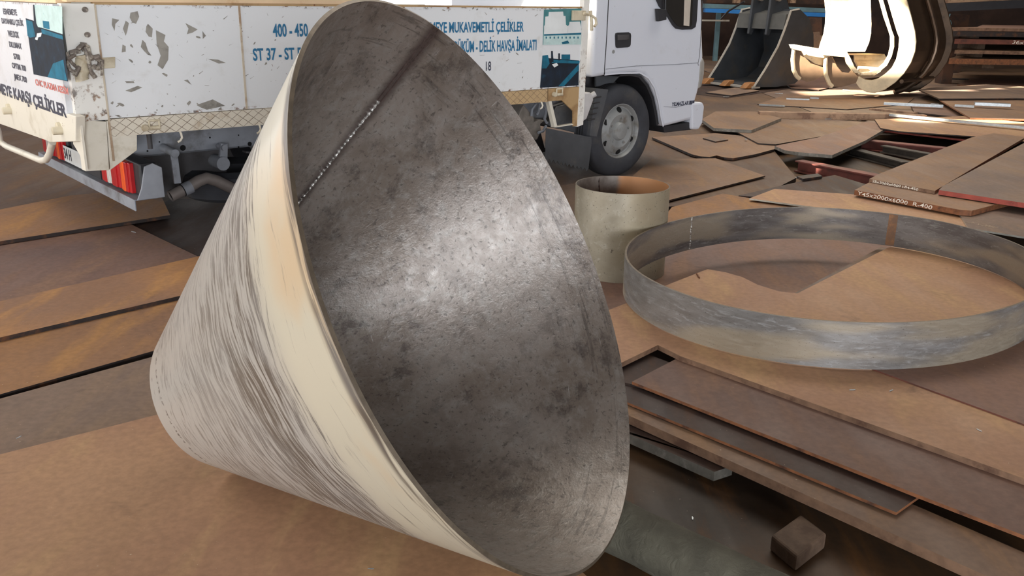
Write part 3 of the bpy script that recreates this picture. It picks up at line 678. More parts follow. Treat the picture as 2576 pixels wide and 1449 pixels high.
# frames
mb = MB(); mb.box(-4.34, XF, -.004, .034, ZT, ZT + .012); mb.build('board_rim', P_tan, TR)
MB().box(XR, XF, WID - .03, WID, ZB, ZT).build('far_side_board', P_cream, TR)
MB().box(XF - .03, XF, .03, WID - .03, ZB, ZT - .12).build('headboard', P_cream, TR)
M_cap = flat('peach_capping', (226, 196, 160), .6, 0, .08, 5, (196, 150, 104), (.55, .75), 7)
MB().box(-4.47, -2.6, .0, .09, ZT + .012, ZT + .07).box(-4.50, -4.42, .09, WID, ZT + .003, ZT + .07).build('timber_capping', M_cap, TR, bevel=.004)

# tail board with lettering and print
tb = MB().box(XR - .03, XR, .0 + .035, WID - .04, ZB + .03 - ZB, ZT - ZB).build('tail_board', P_tail, TR, origin=(0, 0, ZB), local=True)
XT = XR - .0315
def tail_text(txt, p0, p1, h, mat, off=.03):
    y0, z0 = T(p0[0], p0[1], XT); y1, z1 = T(p1[0], p1[1], XT); mb = MB()
    a = Vector((XT, y0, z0)); b = Vector((XT, y1, z1)); mb_w = (b - a).length
    lettering(mb, txt, a, (0, -1, 0), (0, 0, 1), mb_w, h, 0, off); mb.v = [v - Vector((0, 0, ZB)) for v in mb.v]
    o = mb.build('lettering', mat, tb); o.location = (-.0005, 0, 0); return o
def tz(x, y): return T(x, y, XT)
def th(x, y0, y1): return tz(x, y0)[1] - tz(x, y1)[1]
tail_text('ESNEMEYE', (9, 36), (43, 40), th(20, 20, 35), M_txt_navy)
tail_text('DAYANIKLI ÇELİK', (5, 59), (60, 68), th(30, 46, 60), M_txt_navy)
tail_text('WELDOX', (21, 92), (48, 96), th(30, 76, 92), M_txt_navy)
tail_text('DILLIMAX', (24, 118), (55, 124), th(30, 104, 118), M_txt_navy)
tail_text('S700', (35, 148), (51, 151), th(40, 133, 147), M_txt_navy)
tail_text('OPTIM 700', (31, 171), (66, 181), th(40, 158, 172), M_txt_navy)
tail_text('JMEX 700', (36, 199), (68, 208), th(50, 188, 202), M_txt_navy)
tail_text('EMEYE KARŞI ÇELİKLER', (-9, 232), (167, 287), th(80, 228, 257), M_txt_navy, .035)
tail_text('CNC PLAZMA KESİM', (90, 214), (172, 232), th(130, 206, 222), M_txt_red)
def print_poly(px, mat, lift, mb):
    pts = [Vector((XT - lift, *tz(x, y))) - Vector((0, 0, ZB)) for x, y in px]; mb.add(pts, [tuple(range(len(pts)))], mat)
mb = MB()
print_poly([(65, 46), (84, 52), (104, 58), (158, 86), (172, 205), (85, 187)], 0, .001, mb)       # picture body
print_poly([(66, 50), (82, 54), (90, 92), (76, 95), (70, 90)], 1, .0016, mb)
print_poly([(104, 72), (158, 90), (160, 100), (106, 84)], 1, .0016, mb); print_poly([(108, 52), (124, 54), (126, 74), (110, 70)], 1, .0016, mb)
print_poly([(134, 160), (160, 150), (164, 176), (170, 203), (120, 194)], 1, .0016, mb)
print_poly([(94, 84), (106, 82), (104, 92), (92, 96)], 2, .002, mb); print_poly([(90, 94), (97, 96), (95, 101), (89, 99)], 2, .002, mb)
print_poly([(85, 12), (157, 16), (158, 86), (106, 70), (96, 68), (88, 50), (84, 30)], 3, .0012, mb)
print_poly([(84, 12), (87, 12), (93, 66), (103, 72), (99, 80), (90, 72), (86, 50)], 0, .002, mb)
o = mb.build('machine_print', [M_tealD, M_teal, M_prW, M_tealL], tb)
# side lettering
def side_text(txt, p0, p1, ytop, mat, off=.026):
    a = S(*p0); b = S(*p1); mb = MB(); h = S(p0[0], ytop)[1] - a[1]
    lettering(mb, txt, Vector((a[0], -.0022, a[1])), (1, 0, 0), (0, 0, 1), b[0] - a[0], h, 0, off); mb.v = [v - Vector((0, 0, ZB)) for v in mb.v]
    return mb.build('lettering', mat, side)
side_text('400 - 450', (687, 93), (775, 91), 60, M_txt_blue)
side_text('ST 37 - ST 52', (637, 153), (771, 151), 122, M_txt_blue)
side_text('MEYE MUKAVEMETLİ ÇELİKLER', (1082, 83), (1317, 80), 56, M_txt_blue)
side_text('BÜKÜM - DELİK HAVŞA İMALATI', (1143, 133), (1349, 126), 104, M_txt_blue)
side_text('18', (1222, 178), (1235, 177), 155, M_txt_navy, .01)
mb = MB()
def sp(px, mi, lift): mb.add([Vector((S(x, y)[0], -lift, S(x, y)[1] - ZB)) for x, y in px], [tuple(range(len(px)))], mi)
sp([(1368, 24), (1462, 22), (1461, 112), (1365, 113)], 4, .0020)                       # press picture
sp([(1368, 76), (1462, 74), (1461, 112), (1366, 113)], 2, .0024); sp([(1368, 84), (1462, 82), (1461, 87), (1368, 90)], 1, .0027)
sp([(1380, 30), (1416, 29), (1417, 40), (1422, 40), (1423, 62), (1428, 66), (1428, 84), (1368, 86), (1368, 66), (1370, 62), (1371, 42), (1379, 41)], 3, .0028)
sp([(1432, 55), (1458, 54), (1461, 66), (1462, 82), (1427, 84), (1428, 66), (1431, 62)], 3, .0028)
for k in range(9): sp([(1372 + k * 10, 92), (1375 + k * 10, 92), (1375 + k * 10, 97), (1372 + k * 10, 97)], 1, .0030)
sp([(1412, 106), (1428, 102), (1432, 109), (1414, 111)], 1, .003)
sp([(1364, 145), (1456, 152), (1455, 215), (1358, 221)], 0, .0020)                     # cutting table picture
sp([(1364, 140), (1378, 138), (1382, 160), (1374, 172), (1363, 172)], 1, .0024); sp([(1386, 150), (1458, 153), (1457, 160), (1388, 158)], 1, .0024)
sp([(1386, 128), (1390, 128), (1392, 156), (1386, 156)], 0, .0026); sp([(1404, 134), (1408, 134), (1408, 152), (1404, 152)], 0, .0026); sp([(1412, 137), (1434, 137), (1434, 150), (1412, 150)], 1, .0024)
sp([(1456, 160), (1456, 176), (1418, 217), (1404, 217)], 1, .0024)
sp([(1388, 162), (1400, 158), (1404, 164), (1394, 170)], 3, .0026)
mb.build('machine_print', [M_tealD, M_teal, M_tealL, M_prW, M_tealM], side)

# rear corner post + skirt
mb = MB(); mb.box(XR, -4.335, -.012, .06, .83, ZT + .005); post = mb.build('corner_post', P_post, TR)
mb = MB()
for px in (207, 211): pass
for q in ((211, 24), (217, 87)):
    X, Z = S(*q); mb.lathe([(0, -.02), (.014, -.02), (.014, 0)], (X, -.006, Z), (0, 1, 0), (1, 0, 0), 16)
mb.build('bolt_head', M_grime, TR)
mb = MB(); pts = SP([(190, 300), (268, 306), (275, 428), (215, 431)], -.008); mb.prism(pts, (0, .05, 0)); mb.prism(SP([(268, 303), (345, 330), (345, 378), (278, 428)], -.004), (0, .03, 0))
mb.build('corner_skirt', P_cream, TR, bevel=.003)
mb = MB(); mb.prism(TP([(182, 300), (200, 300), (216, 430), (206, 426), (202, 392), (184, 362)], XR - .006), (.012, 0, 0)); mb.build('corner_flange', P_cream, TR)
# rail
rail = MB().box(-4.335, -1.02, -.006, .055, 0, .098).build('tread_rail', M_tread, TR, origin=(0, 0, .733), local=True)
def rail_latch(x0, x1, y0, y1):
    a = S(x0, y0, -.02); b = S(x1, y1, -.02); mb = MB(); r = .006; Y = -.022
    mb.tube([Vector((a[0], Y, a[1])), Vector((b[0], Y, a[1]))], r, 8); mb.tube([Vector((a[0], Y, b[1] + .012)), Vector((b[0], Y, b[1] + .012))], r + .006, 8)
    mb.tube([Vector((a[0], Y, a[1])), Vector((a[0], Y, b[1]))], r, 8); mb.tube([Vector((b[0], Y, a[1] + .006)), Vector((b[0], Y, b[1]))], r, 8)
    mb.lathe([(0, -.03), (.017, -.03), (.02, -.012), (.014, 0)], (a[0] - .025, -.005, (a[1] + b[1]) / 2 - .012), (0, 1, 0), (1, 0, 0), 14)
    mb.build('rail_latch', P_cream_r, TR)
rail_latch(374, 402, 304, 326); rail_latch(1400, 1414, 224, 241)
# rope hooks under the rail
for a in [(452, 328), (650, 308), (1360, 252)]:
    X, Z = S(*a); mb = MB(); mb.tube([Vector((X, .02, Z + .01)), Vector((X + .003, -.01, Z - .02)), Vector((X, -.025, Z - .04)), Vector((X - .012, -.03, Z - .055)), Vector((X - .028, -.03, Z - .062))], .0065, 8)
    mb.build('rope_hook', P_cream, TR)
# front bracket: tan gusset, open triangular frame, stake post
mb = MB(); mb.box(-1.03, XF, -.006, .05, .735, .832); mb.prism(SP([(1404, 243), (1460, 232), (1458, 316), (1442, 318), (1442, 280)], -.005), (0, .012, 0)); mb.build('gusset_plate', P_tan, TR)
mb = MB()
def strip(p, q, wd, dp, Y=-.004):
    a, b = SP([p, q], Y); d = (b - a).normalized(); n = Vector((-d.z, 0, d.x)) * wd; mb.prism([a, b, b + n, a + n], (0, dp, 0))
strip((1378, 246), (1395, 320), .03, .04); strip((1395, 321), (1464, 311), .008, .045); mb.build('bracket_frame', P_cream, TR)
mb = MB(); mb.prism([Vector((-.69, -.012, .512)), Vector((-.625, -.012, .525)), Vector((-.60, -.012, 1.75)), Vector((-.66, -.012, 1.75))], (0, .05, 0)); mb.build('stake_post', P_post, TR)
mb = MB(); mb.box(-.80, -.66, -.03, -.008, 1.345, 1.42); mb.tube([Vector((-.70, -.045, 1.40)), Vector((-.62, -.05, 1.385)), Vector((-.57, -.05, 1.36)), Vector((-.56, -.05, 1.32)), Vector((-.58, -.05, 1.30))], .012, 8)
mb.tube([Vector((-.62, -.04, 1.42)), Vector((-.61, -.045, 1.34)), Vector((-.60, -.04, 1.27))], .014, 8); mb.build('stake_latch', P_cream_r, TR, bevel=.004)
# rear latch: the grey grimy clutter on the corner post + hinge plate
mb = MB()
def V(x, y, Y): a = S(x, y, Y); return Vector((a[0], Y, a[1]))
for path, r in (([(196, 124), (208, 112), (220, 118), (224, 136), (232, 150)], .013), ([(188, 138), (176, 146), (168, 158), (176, 176), (190, 184)], .010), ([(232, 146), (246, 142), (252, 158), (246, 172), (236, 168)], .014),
                ([(168, 132), (172, 148), (182, 160), (196, 172)], .008), ([(214, 118), (222, 150), (228, 180), (240, 196)], .012), ([(200, 168), (188, 190)], .013), ([(240, 150), (258, 152), (256, 190)], .008)):
    mb.tube([V(x, y, -.035 - .012 * math.sin(i * 1.9)) for i, (x, y) in enumerate(path)], r, 8)
mb.prism(SP([(204, 106), (218, 108), (222, 128), (208, 130)], -.03), (0, .02, 0)); mb.prism(SP([(174, 128), (200, 120), (204, 134), (178, 140)], -.028), (0, .016, 0))
mb.build('tail_latch', M_grime, TR, merge=False)
mb = MB(); pts = []
for k in range(14):
    f = k / 13; pts.append(V(206 + 2 * math.sin(k), 138 + 64 * f, -.014))
mb.tube(pts, [.034 + .002 * math.sin(k * 2.6) for k in range(14)], 14); mb.build('latch_sleeve', P_cream_r, TR)
mb = MB(); mb.prism(SP([(252, 146), (290, 143), (290, 171), (252, 173)], -.012), (0, .01, 0)); mb.build('hinge_plate', P_cream_r, TR, bevel=.003)
# tail beam, guard loop, hinge bolts
mb = MB(); mb.prism(TP([(-300, 140), (0, 226), (190, 293), (190, 356), (125, 358), (115, 353), (0, 312), (-300, 205)], XR - .03), (.05, 0, 0)); mb.build('tail_beam', P_cream, TR, bevel=.004)
for q in ((28, 278), (156, 328)):
    y, z = T(q[0], q[1], XR - .03); mb = MB(); mb.lathe([(0, -.05), (.021, -.05), (.023, -.045), (.023, 0)], (XR - .03, y, z), (1, 0, 0), (0, 1, 0), 18); mb.lathe([(0, -.02), (.03, -.018), (.03, 0)], (XR - .03, y + .03, z + .012), (1, 0, 0), (0, 1, 0), 18)
    mb.build('hinge_bolt', P_cream_r, TR)
loop = TP([(-16, 300), (-4, 330), (2, 358), (16, 368), (60, 386), (104, 404), (116, 402), (124, 388), (132, 358)], XR + .02)
MB().tube(loop, .021, 12).build('lamp_guard', P_cream, TR)
# under-run channel, lamps, plate
XB = -4.14
mb = MB(); y1 = 2.14
mb.box(XB - .09, XB - .08, .05, y1, .285, .352); mb.box(XB - .09, XB + .05, .05, y1, .345, .353); mb.box(XB + .04, XB + .05, .05, y1, .353, .40)
mb.prism([Vector((XB - .08, .02, .353)), Vector((XB + .08, .02, .353)), Vector((XB + .08, .02, .53)), Vector((XB + .03, .02, .56)), Vector((XB - .02, .02, .545)), Vector((XB - .05, .02, .42))], (0, .012, 0))
mb.build('under_run_bar', M_chas, TR, bevel=.004)
def tail_lamp(y0, y1, yh=None):
    e = empty('tail_lamp', (0, 0, 0)); e.parent = TR; X = XB - .02
    yh = y0 - .02 if yh is None else yh
    MB().box(X - .015, X + .09, yh, y1 + .015, .356, .556).build('lamp_housing', M_black, e, bevel=.012)
    n = 14; mbs = {}
    for k in range(n):
        a = y0 + (y1 - y0) * k / n; b = y0 + (y1 - y0) * (k + 1) / n; f = (k + .5) / n
        m = 'amber' if .13 < f < .32 else ('clear' if .66 < f < .76 else 'red')
        bulge = .018 + .012 * math.sin(f * math.pi * 3) ** 2
        mbs.setdefault(m, MB()).box(X - .02 - bulge, X + .01, a, b + .0005, .366, .546)
    for m, q in mbs.items(): q.build('lens', {'amber': M_oral, 'red': M_redl, 'clear': M_whl}[m], e, bevel=.004, merge=True)['label'] = m + ' lens section'
tail_lamp(.17, .72, .07); tail_lamp(1.56, 2.10)
MB().box(XB - .05, XB - .04, .78, 1.36, .353, .56).build('plate_holder', M_black, TR)
yb0, zb0 = T(158, 400, XB - .056)
npl = MB().box(XB - .056, XB - .051, yb0 - .52, yb0, zb0 - .005, zb0 + .105).build('number_plate', M_prW, TR)
MB().box(XB - .0575, XB - .056, yb0 - .045, yb0, zb0 - .005, zb0 + .105).build('blue_band', flat('plate_blue', (40, 86, 168), .4), npl)
mb = MB(); lettering(mb, '34 H', Vector((XB - .058, yb0 - .06, zb0 + .015)), (0, -1, 0), (0, 0, 1), .17, .075, 0, .02); mb.build('plate_characters', M_txt_navy, npl)
mb = MB(); mb.tube([Vector((XB + .3, .95 + .055 * math.cos(a * .5236), .27 + .055 * math.sin(a * .5236))) for a in range(13)], .016, 8); mb.tube([Vector((XB + .3, .95, .325)), Vector((XB + .3, .95, .5))], .014, 8); mb.build('tow_eye', M_grime, TR)

# chassis rails with holes, cross bracket, shackle, exhaust
YC = .50
for yy, nm in ((YC, 'chassis_rail'), (WID - YC - .06, 'chassis_rail')):
    mb = MB(); mb.box(-4.22, .9, yy, yy + .008, .52, .745); mb.box(-4.22, .9, yy, yy + .06, .735, .745); mb.box(-4.22, .9, yy, yy + .06, .52, .53); r_ = mb.build(nm, M_chas, TR)
    if yy == YC:
        for q, rad in (((460, 372), .019), ((420, 367), .007), ((401, 357), .005), ((628, 362), .015), ((600, 340), .005), ((600, 370), .006), ((528, 346), .006), ((450, 390), .005), ((371, 380), .006)):
            X, Z = S(q[0], q[1], YC); MB().lathe([(0, -.001), (rad, -.001)], (X, YC, Z), (0, 1, 0), (1, 0, 0), 20).build('punched_hole', M_hole, r_)
for X in (-3.95, -2.9, -1.6): MB().box(X, X + .06, YC + .06, WID - YC - .06, .56, .72).build('cross_member', M_chas_d, TR)
for X in (-3.9, -3.0, -2.1, -1.2): MB().box(X, X + .05, .06, WID - .06, .745, .766).build('deck_bearer', M_chas_d, TR)
mb = MB(); mb.tube([Vector((-4.02, .30, .76)), Vector((-4.02, .30, .60))], .016, 8); mb.build('drain_tube', M_chas_d, TR)
YE = .30
mb = MB(); a, b = SP([(438, 385), (448, 462)], YE); mb.prism([a + Vector((-.022, 0, 0)), a + Vector((.022, 0, 0)), b + Vector((.022, 0, 0)), b + Vector((-.022, 0, 0))], (0, .02, 0))
mb.tube([a + Vector((0, -.02, 0)), a + Vector((0, .18, .01))], .026, 14); mb.build('exhaust_hanger', M_chas, TR, bevel=.004)
ex = [(428, 494), (470, 474), (500, 455), (520, 448), (545, 455), (580, 472), (640, 500)]
MB().tube(SP(ex, YE), .037, 18, cap=False).build('exhaust_pipe', M_exh, TR)
p0 = SP([ex[0]], YE)[0]; p1 = SP([ex[1]], YE)[0]; d = (p0 - p1).normalized()
mb = MB(); mb.tube([p0 - d * .01, p0 - d * .012], .035, 18); mb.tube([p1 - d * .02, p1 + d * .03], .041, 18); o = mb.build('exhaust_mouth', [M_hole], TR)
mb = MB(); mb.tube([p1 - d * .03, p1 + d * .025], .0415, 18); mb.build('pipe_clamp', M_chas, TR)
mb = MB(); q = SP([(556, 360), (574, 362), (572, 420), (552, 418)], .40); mb.prism(q, (0, .03, 0)); mb.tube([SP([(562, 412)], .38)[0], SP([(562, 412)], .38)[0] + Vector((0, .14, 0))], .045, 16)
mb.tube([SP([(566, 372)], .38)[0], SP([(566, 372)], .38)[0] + Vector((0, .1, 0))], .02, 12); mb.build('spring_shackle', M_chas, TR, bevel=.003)
mb = MB()
for k in range(5):
    z0 = .42 - k * .014; L_ = .75 - k * .12
    for s_ in range(10):
        xa = -2.6 + L_ * (s_ / 5 - 1); xb = -2.6 + L_ * ((s_ + 1) / 5 - 1); f = lambda x: .07 * ((x + 2.6) / .75) ** 2
        mb.prism([Vector((xa, .44, z0 + f(xa))), Vector((xb, .44, z0 + f(xb))), Vector((xb, .44, z0 + .011 + f(xb))), Vector((xa, .44, z0 + .011 + f(xa)))], (0, .06, 0))
mb.build('leaf_spring', M_chas_d, TR)

# wheels
def wheel(X, Y, side_=1, name='wheel', wdt=.19, dished=True):
    e = empty(name, (0, 0, 0)); e.parent = TR; c = Vector((X, Y, .405)); ax = Vector((0, -1, 0)) * side_; Rt = .4035
    prof = [(.235, .0), (.25, .012), (.30, .020), (.345, .018), (.375, .008), (.392, -.012), (Rt - .002, -.03), (Rt, -.06), (Rt, -wdt + .06), (.392, -wdt + .012), (.36, -wdt), (.25, -wdt + .01), (.235, -wdt + .02)]
    mb = MB(); mb.lathe([(r, h - .02) for r, h in prof], c, ax, (1, 0, 0), 72, close=True)
    ty = mb.build('tyre', M_rubber, e)
    g_ = MB()
    for h in (-.07, -.10, -.13): g_.lathe([(Rt + .0008, h - .004 - .02), (Rt + .0008, h + .004 - .02)], c, ax, (1, 0, 0), 72)
    g_.build('tread_groove', M_hole, ty)
    mb = MB(); mb.lathe([(.238, -.03), (.242, -.018), (.232, -.016), (.222, -.03), (.214, -.05), (.205, -.052), (.170, -.030), (.145, -.020), (.10, -.032), (.085, -.035), (.075, -.010), (.068, -.002), (.04, .002), (0, .003)], c, ax, (1, 0, 0), 72)
    mb.lathe([(.24, -.03), (.225, -.16), (.0, -.165)], c, ax, (1, 0, 0), 48); rim = mb.build('rim', M_rim, e)
    for k in range(6):
        a = R(60 * k + 32); mb = MB(); mb.lathe([(0, .0), (.027, .0), (.030, -.006)], c + Vector((math.cos(a), 0, math.sin(a))) * .186 + ax * (-.0375), (ax + Vector((math.cos(a), 0, math.sin(a))) * .55), (1, 0, 0), 16)
        mb.build('hand_hole', M_hole, rim)
    for k in range(5):
        a = R(72 * k + 10); mb = MB(); mb.lathe([(0, .012), (.011, .012), (.013, 0)], c + Vector((math.cos(a), 0, math.sin(a))) * .115 + ax * (-.028), ax, (1, 0, 0), 6); mb.build('wheel_nut', M_rim, rim)
wheel(-.008, .12, 1, 'front_wheel'); wheel(-.008, WID - .12, -1, 'front_wheel')
wheel(-2.48, .10, 1, 'rear_wheel'); wheel(-2.48, WID - .10, -1, 'rear_wheel')
mb = MB(); mb.lathe([(.20, .02), (.24, .0), (.33, -.01), (.385, .02), (.40, .06), (.40, .12), (.385, .16), (.33, .19), (.24, .18), (.20, .16)], (-3.33, .66, .19), (0, 0, 1), (1, 0, 0), 64, close=True); mb.build('spare_tyre', M_rubber, TR)
MB().box(-3.98, -3.42, .62, .63, .24, .53).build('inner_guard', M_chas_d, TR)
MB().tube([Vector((-2.48, .3, .405)), Vector((-2.48, WID - .3, .405))], .06, 16).build('rear_axle', M_chas_d, TR); MB().tube([Vector((-.008, .3, .38)), Vector((-.008, WID - .3, .38))], .045, 16).build('front_axle', M_chas_d, TR)

# front mudguard, flap, bottle, hoses
YG = .16
mb = MB(); mb.prism(SP([(1376, 315), (1398, 322), (1492, 345), (1500, 340), (1530, 225), (1505, 222), (1488, 236), (1470, 250), (1400, 268)], .30), (0, .012, 0))
mb.prism(SP([(1500, 222), (1531, 225), (1502, 345), (1484, 342)], .12), (0, .19, 0)); mb.build('mudguard', M_flap, TR, bevel=.006)
mb = MB()
for k in range(5):
    a = SP([(1494 - k * 4, 246 + k * 14), (1512 - k * 4, 243 + k * 14)], .115); mb.tube(a, .006, 6)
mb.build('guard_rib', M_black, TR)
top = SP([(1374, 322), (1490, 346)], .13); pts = [top[0], top[1]]; a, b = SP([(1480, 432), (1372, 405)], .13); n = 22
for k in range(n + 1):
    q = a.lerp(b, k / n); pts.append(q + Vector((0, 0, -.0 if k % 2 else .028)))
mb = MB(); mb.prism(pts, (0, .006, 0)); mb.build('mud_flap', M_flap, TR)
mb = MB(); mb.prism(SP([(1470, 235), (1486, 232), (1494, 250), (1476, 300), (1466, 306)], .03), (0, .09, 0)); a = SP([(1480, 246)], .07)[0]; mb.tube([a, a + Vector((.05, -.03, .035))], .024, 16)
mb.build('filler_bottle', flat('milky_plastic', (186, 184, 184), .45), TR, bevel=.01)
for pth in ([(1348, 262), (1338, 275), (1337, 292)], [(1358, 262), (1356, 280), (1350, 290)], [(1364, 258), (1374, 276), (1370, 300), (1376, 310)], [(1374, 316), (1366, 330), (1354, 334)]):
    MB().tube(SP(pth, .3), .012, 8).build('hose', M_chas, TR)
mb = MB(); mb.prism(SP([(1318, 262), (1345, 296), (1344, 306), (1360, 300), (1372, 304), (1360, 312), (1362, 330), (1352, 352), (1330, 352), (1300, 300)], .34), (0, .14, 0)); mb.build('valve_block', flat('dusty_cast', (126, 118, 110), .7, .1, .2, 20), TR, bevel=.01)
mb = MB(); mb.box(-1.5, -.80, .42, .495, .30, .52); mb.build('battery_box', M_chas_d, TR, bevel=.01)
mb = MB(); mb.prism(SP([(1392, 268), (1450, 250), (1450, 314), (1400, 314)], .36), (0, .05, 0)); mb.build('inner_panel', M_chas_d, TR)
mb = MB(); mb.prism(SP([(1338, 330), (1360, 332), (1370, 372), (1378, 380), (1360, 385)], .5), (0, .1, 0)); mb.build('gear_housing', M_black, TR)

# cab
YS = .10; cab = empty('cab', (0, 0, 0)); cab.parent = TR
prof = [(-.43, .885), (-.28, .895), (-.05, .905), (.10, .905), (.22, .885), (.33, .80), (.41, .69), (.47, .56), (.51, .43), (.53, .405), (.93, .44), (.955, .58), (1.0, .70), (1.03, .85), (1.035, 1.02), (1.00, 1.20), (.955, 1.50), (.80, 2.10), (.68, 2.20), (-.34, 2.22), (-.43, 2.15)]
mb = MB(); mb.prism([Vector((x, YS, z)) for x, z in prof], (0, WID - 2 * YS, 0)); body = mb.build('cab_body', P_cab, cab, bevel=.045)
body.modifiers['bevel'].segments = 4
for p in body.data.polygons: p.use_smooth = True
def cabp(name, px, mat, y0=-.004, dy=.006, bev=0): mb = MB(); mb.prism(SP(px, YS + y0), (0, dy, 0)); return mb.build(name, mat, cab, bevel=bev)
def cline(name, px, wd, mat=M_hole):
    p = SP(px, YS - .0015); mb = MB()
    for i in range(len(p) - 1):
        d = (p[i + 1] - p[i]).normalized(); n = Vector((-d.z, 0, d.x)) * wd; mb.prism([p[i] - n, p[i + 1] - n, p[i + 1] + n, p[i] + n], (0, .004, 0))
    return mb.build(name, mat, cab)
cline('door_gap', [(1533, -80), (1531, 0), (1526, 100), (1521, 172), (1521, 188)], .004)
cline('door_gap', [(1768, 2), (1765, 60), (1760, 140), (1756, 160), (1757, 165)], .0025, M_chas_d)
cline('door_crease', [(1524, 174), (1600, 166), (1700, 162), (1756, 158)], .003, M_chas)
cline('sill_crease', [(1670, 268), (1700, 270), (1746, 258)], .002, M_chas)
# window: rubber frame with a pane set in it
frame = [(1652, -60), (1662, 12), (1676, 38), (1692, 64), (1700, 72), (1716, 75), (1740, 74), (1750, 68), (1753, 52), (1756, 0), (1750, -60)]
cabp('window_rubber', frame, M_black, -.006, .01)
t = NT('cab_glass'); t.set((.025, .024, .022, 1), .06, 0, .8); M_gl = t.m
wp = cabp('window_pane', [(1664, -60), (1672, 14), (1684, 38), (1698, 58), (1706, 66), (1718, 68), (1736, 68), (1741, 62), (1743, 0), (1738, -60)], M_gl, -.009, .004)
cabp('window_post', [(1716, -60), (1722, 0), (1720, 64), (1734, 66), (1738, 0), (1732, -60)], flat('pale_trim', (190, 180, 168), .4), -.011, .003)
cabp('quarter_frame', [(1634, -60), (1660, -60), (1676, 34), (1670, 30), (1658, 16), (1642, -20)], M_black, -.008, .004)
mb = MB(); q = SP([(1654, 22), (1678, 24), (1677, 50), (1657, 54)], YS - .05); mb.prism(q, (0, .03, 0)); a = SP([(1673, 50)], YS - .03)[0]; mb.tube([a, SP([(1675, -40)], YS - .03)[0]], .009, 8); mb.build('mirror_bracket', M_black, cab, bevel=.006)
rp = [(1548 + 0, 90), (1549, 84), (1554, 82), (1582, 81), (1587, 84), (1588, 90), (1587, 112), (1585, 117), (1580, 119), (1554, 121), (1550, 119), (1549, 114)]
dh = cabp('door_handle', rp, M_black, -.006, .008, .002); o = cabp('handle_lever', [(1554, 88), (1583, 87), (1583, 100), (1554, 101)], M_chas_d, -.012, .006, .002); o.parent = dh
X, Z = S(1543, 130, YS); mb = MB(); mb.lathe([(0, .004), (.014, .004), (.016, 0)], (X, YS, Z), (0, -1, 0), (1, 0, 0), 16); mb.build('door_lock', M_rim, cab)
a = S(1689, 266, YS); b = S(1745, 256, YS); mb = MB(); lettering(mb, 'YILMAZLAR', Vector((a[0], YS - .002, a[1] - .006)), (1, 0, .0), (0, 0, 1), .245, .036, 0, .03, .12)
mb.build('lettering', M_txt_navy, cab)
mb = MB()
for k in range(3): x0 = a[0] + .255 + k * .026; mb.box(x0, x0 + .02, YS - .003, YS - .0005, a[1] - .006, a[1] + .03)
mb.build('lettering', M_txt_navy, cab)
cline('arch_lip', [(1521, 188), (1560, 184), (1610, 183), (1632, 196), (1648, 222), (1658, 260), (1664, 300), (1669, 318)], .007, P_cab)
mb = MB(); mb.prism(SP([(1668, 318), (1744, 306), (1745, 326), (1672, 334)], YS + .02), (0, 1.6, 0)); mb.build('front_step', M_black, cab, bevel=.006)
mb = MB(); mb.prism([Vector((x, YS - .01, z)) for x, z in [(.90, .60), (1.06, .60), (1.10, .56), (1.09, .40), (1.04, .34), (.93, .35)]], (0, WID - 2 * YS + .02, 0)); mb.build('bumper', P_cab, cab, bevel=.02)
mb = MB(); mb.prism([Vector((x, YS - .006, z)) for x, z in [(.985, .72), (1.035, .74), (1.06, .86), (1.055, .96), (1.02, 1.01), (.985, .97)]], (0, .22, 0)); mb.build('corner_lamp', flat('grimy_lens', (150, 146, 140), .25), cab, bevel=.015)
mb = MB(); mb.prism(SP([(1500, 192), (1560, 190), (1540, 212), (1500, 218)], .3), (0, .02, 0)); mb.build('arch_liner', M_flap, cab)
mb = MB()
arc = [(-.05, .89), (.10, .89), (.215, .87), (.32, .79), (.40, .68), (.455, .55), (.495, .43)]; inn = [(x - .03, z - .012) for x, z in arc]
mb.prism([Vector((x, YS + .03, z)) for x, z in arc + inn[::-1]], (0, .35, 0)); mb.build('wheel_arch_liner', M_black, cab)
MB().box(-.3, .95, .5, WID - .5, .42, .86).build('engine_block', M_chas_d, cab)
